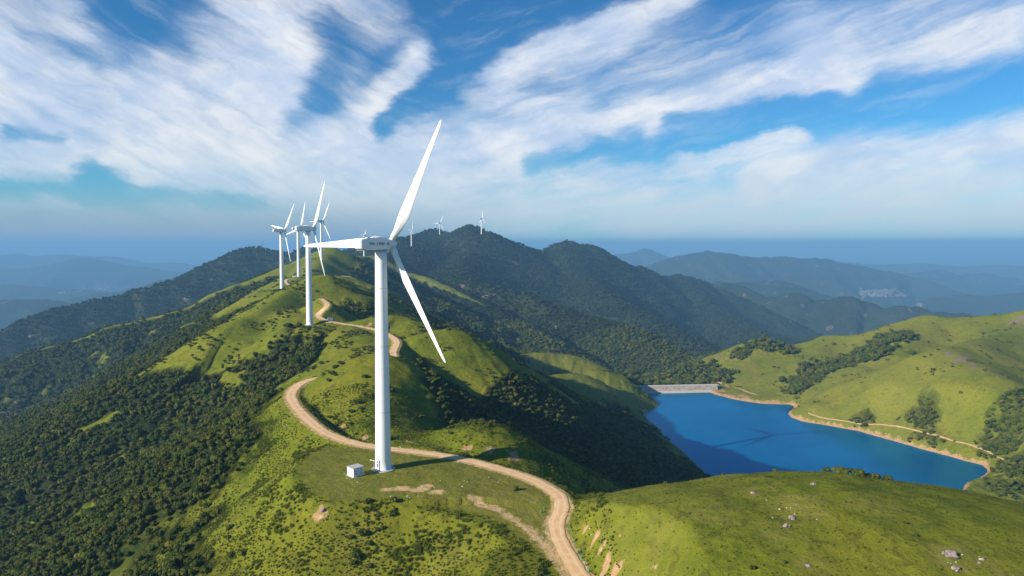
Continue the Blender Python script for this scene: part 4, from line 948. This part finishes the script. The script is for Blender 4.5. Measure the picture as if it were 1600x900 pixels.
wv = t.vmath('ADD', t.vmath('MULTIPLY', t.vmath('SUBTRACT', w1, (.5, .5, .5)), (5, 3, 0)), t.vmath('MULTIPLY', t.vmath('SUBTRACT', w2, (.5, .5, .5)), (3.2, 2.2, 0)))
q = t.vmath('ADD', ae.outputs[0], wv)
def fibres(deg, long, across, detail, rough, dist):
    m = t.new('ShaderNodeMapping'); t.put(m.inputs['Vector'], t.vmath('ADD', ae.outputs[0], t.vmath('SCALE', wv, scale=.6))); m.inputs['Rotation'].default_value = (0, 0, math.radians(-deg)); 
    return t.noise(t.vmath('MULTIPLY', m.outputs[0], (long, across, 0)), 1, detail, rough, dist)
def ang(px, py):
    d = Vector(ray(px, py)).normalized(); return (math.degrees(math.atan2(d.x, d.y)), math.degrees(math.asin(d.z)), 0)
acc = None
def stroke(x0, y0, x1, y1, hw, k, soft=1.0):
    """a bank of cirrus between two bearings: soft capsule in azimuth and elevation"""
    global acc
    a, b = Vector(ang(x0, y0)), Vector(ang(x1, y1)); ba = b - a; r = hw / 18.6
    pa = t.vmath('SUBTRACT', q, tuple(a)); h = t.math('MULTIPLY', t.vmath('DOT_PRODUCT', pa, tuple(ba)), 1 / max(ba.length_squared, 1e-6), clamp=True)
    d = t.vmath('LENGTH', t.vmath('SUBTRACT', pa, t.vmath('SCALE', tuple(ba), scale=h)))
    f = t.ramp(d, r * 1.6, r * .15, 0, abs(k))
    if acc is None: acc = f
    elif k > 0: acc = t.math('SUBTRACT', 1.0, t.math('MULTIPLY', t.math('SUBTRACT', 1.0, acc), t.math('SUBTRACT', 1.0, f)))
    else: acc = t.math('MULTIPLY', acc, t.math('SUBTRACT', 1.0, f))
for s_ in CLOUDS: stroke(*s_)
side_ = t.ramp(azd, -14, 0)
def both(*k): 
    m = t.new('ShaderNodeMix', data_type='FLOAT'); t.put(m.inputs[0], side_); t.put(m.inputs[2], fibres(-26, *k)); t.put(m.inputs[3], fibres(15, *k)); return m.outputs[0]
fine = both(.20, 1.1, 8, .6, .5); streak = both(.07, .55, 5, .55, .2)
mod = t.math('ADD', t.math('MULTIPLY', t.math('SUBTRACT', fine, .5), .75), t.math('MULTIPLY', t.math('SUBTRACT', streak, .5), 1.0))
dens = t.math('ADD', acc, t.math('MULTIPLY', mod, t.ramp(acc, 0, .5, .25, 1.0)))
dens = t.math('MULTIPLY', t.ramp(dens, .04, 1.2), .97)
dens = t.math('MAXIMUM', dens, t.math('MULTIPLY', t.ramp(mod, -.02, .32), .20))
dens = t.math('MULTIPLY', dens, t.ramp(eld, -.1, .9))
shade = t.ramp(t.noise(t.vmath('MULTIPLY', q, (.11, .22, 0)), 1, 5, .6), .36, .66)
ccol = t.mix(shade, tuple(v * CLOUD_V for v in (.60, .72, .93)), tuple(v * CLOUD_V for v in (1.0, 1.0, 1.0)))
ccol = t.mix(t.ramp(eld, 9, 1), ccol, tuple(v * CLOUD_V for v in (.66, .78, .84)))
hsv = t.new('ShaderNodeHueSaturation'); t.put(hsv.inputs['Color'], sky.outputs[0]); hsv.inputs['Saturation'].default_value = 1.2; hsv.inputs['Value'].default_value = SKY_V
blue = t.vmath('MULTIPLY', hsv.outputs[0], (.45, .96, 1.2))
dustf = t.math('MAXIMUM', t.math('MULTIPLY', t.ramp(eld, 5.0, .2, 0, .92), t.ramp(azd, 4, -14)), t.ramp(eld, .75, .25, 0, .85))   # the dusty layer low over the horizon, deeper on the left
final = t.mix(dustf, t.mix(dens, blue, ccol), (2.5, 2.95, 3.6))
t.put(bg.inputs[0], final); bg.inputs[1].default_value = .1
W.cycles.sampling_method = 'MANUAL'; W.cycles.sample_map_resolution = 512

sl = bpy.data.lights.new('sun', 'SUN'); sl.energy = 5.0; sl.angle = math.radians(.53); sl.color = (1.0, .93, .80)
so = link(bpy.data.objects.new('sun', sl)); so.rotation_euler = SUN.to_track_quat('Z', 'Y').to_euler()
cam = bpy.data.cameras.new('camera'); co = link(bpy.data.objects.new('camera', cam)); cam.sensor_width = 36; cam.lens = 36 * FPX / 1600; cam.clip_start = .5; cam.clip_end = 150000
co.location = (0, 0, 0); co.rotation_euler = (math.pi / 2 - PITCH, 0, 0); S.camera = co
vs_ = S.view_settings; vs_.view_transform = 'Standard'; vs_.look = 'None'; vs_.gamma = 1; vs_.exposure = EXPOSURE
cy = S.cycles; cy.use_denoising = True; cy.denoiser = 'OPENIMAGEDENOISE'; cy.max_bounces = 6; cy.diffuse_bounces = 3; cy.glossy_bounces = 3; cy.transmission_bounces = 2; cy.volume_bounces = 2; cy.transparent_max_bounces = 8
cy.use_adaptive_sampling = True; cy.adaptive_threshold = .008; cy.caustics_reflective = False; cy.caustics_refractive = False; cy.volume_step_rate = 1
print('done', time.time() - T0)
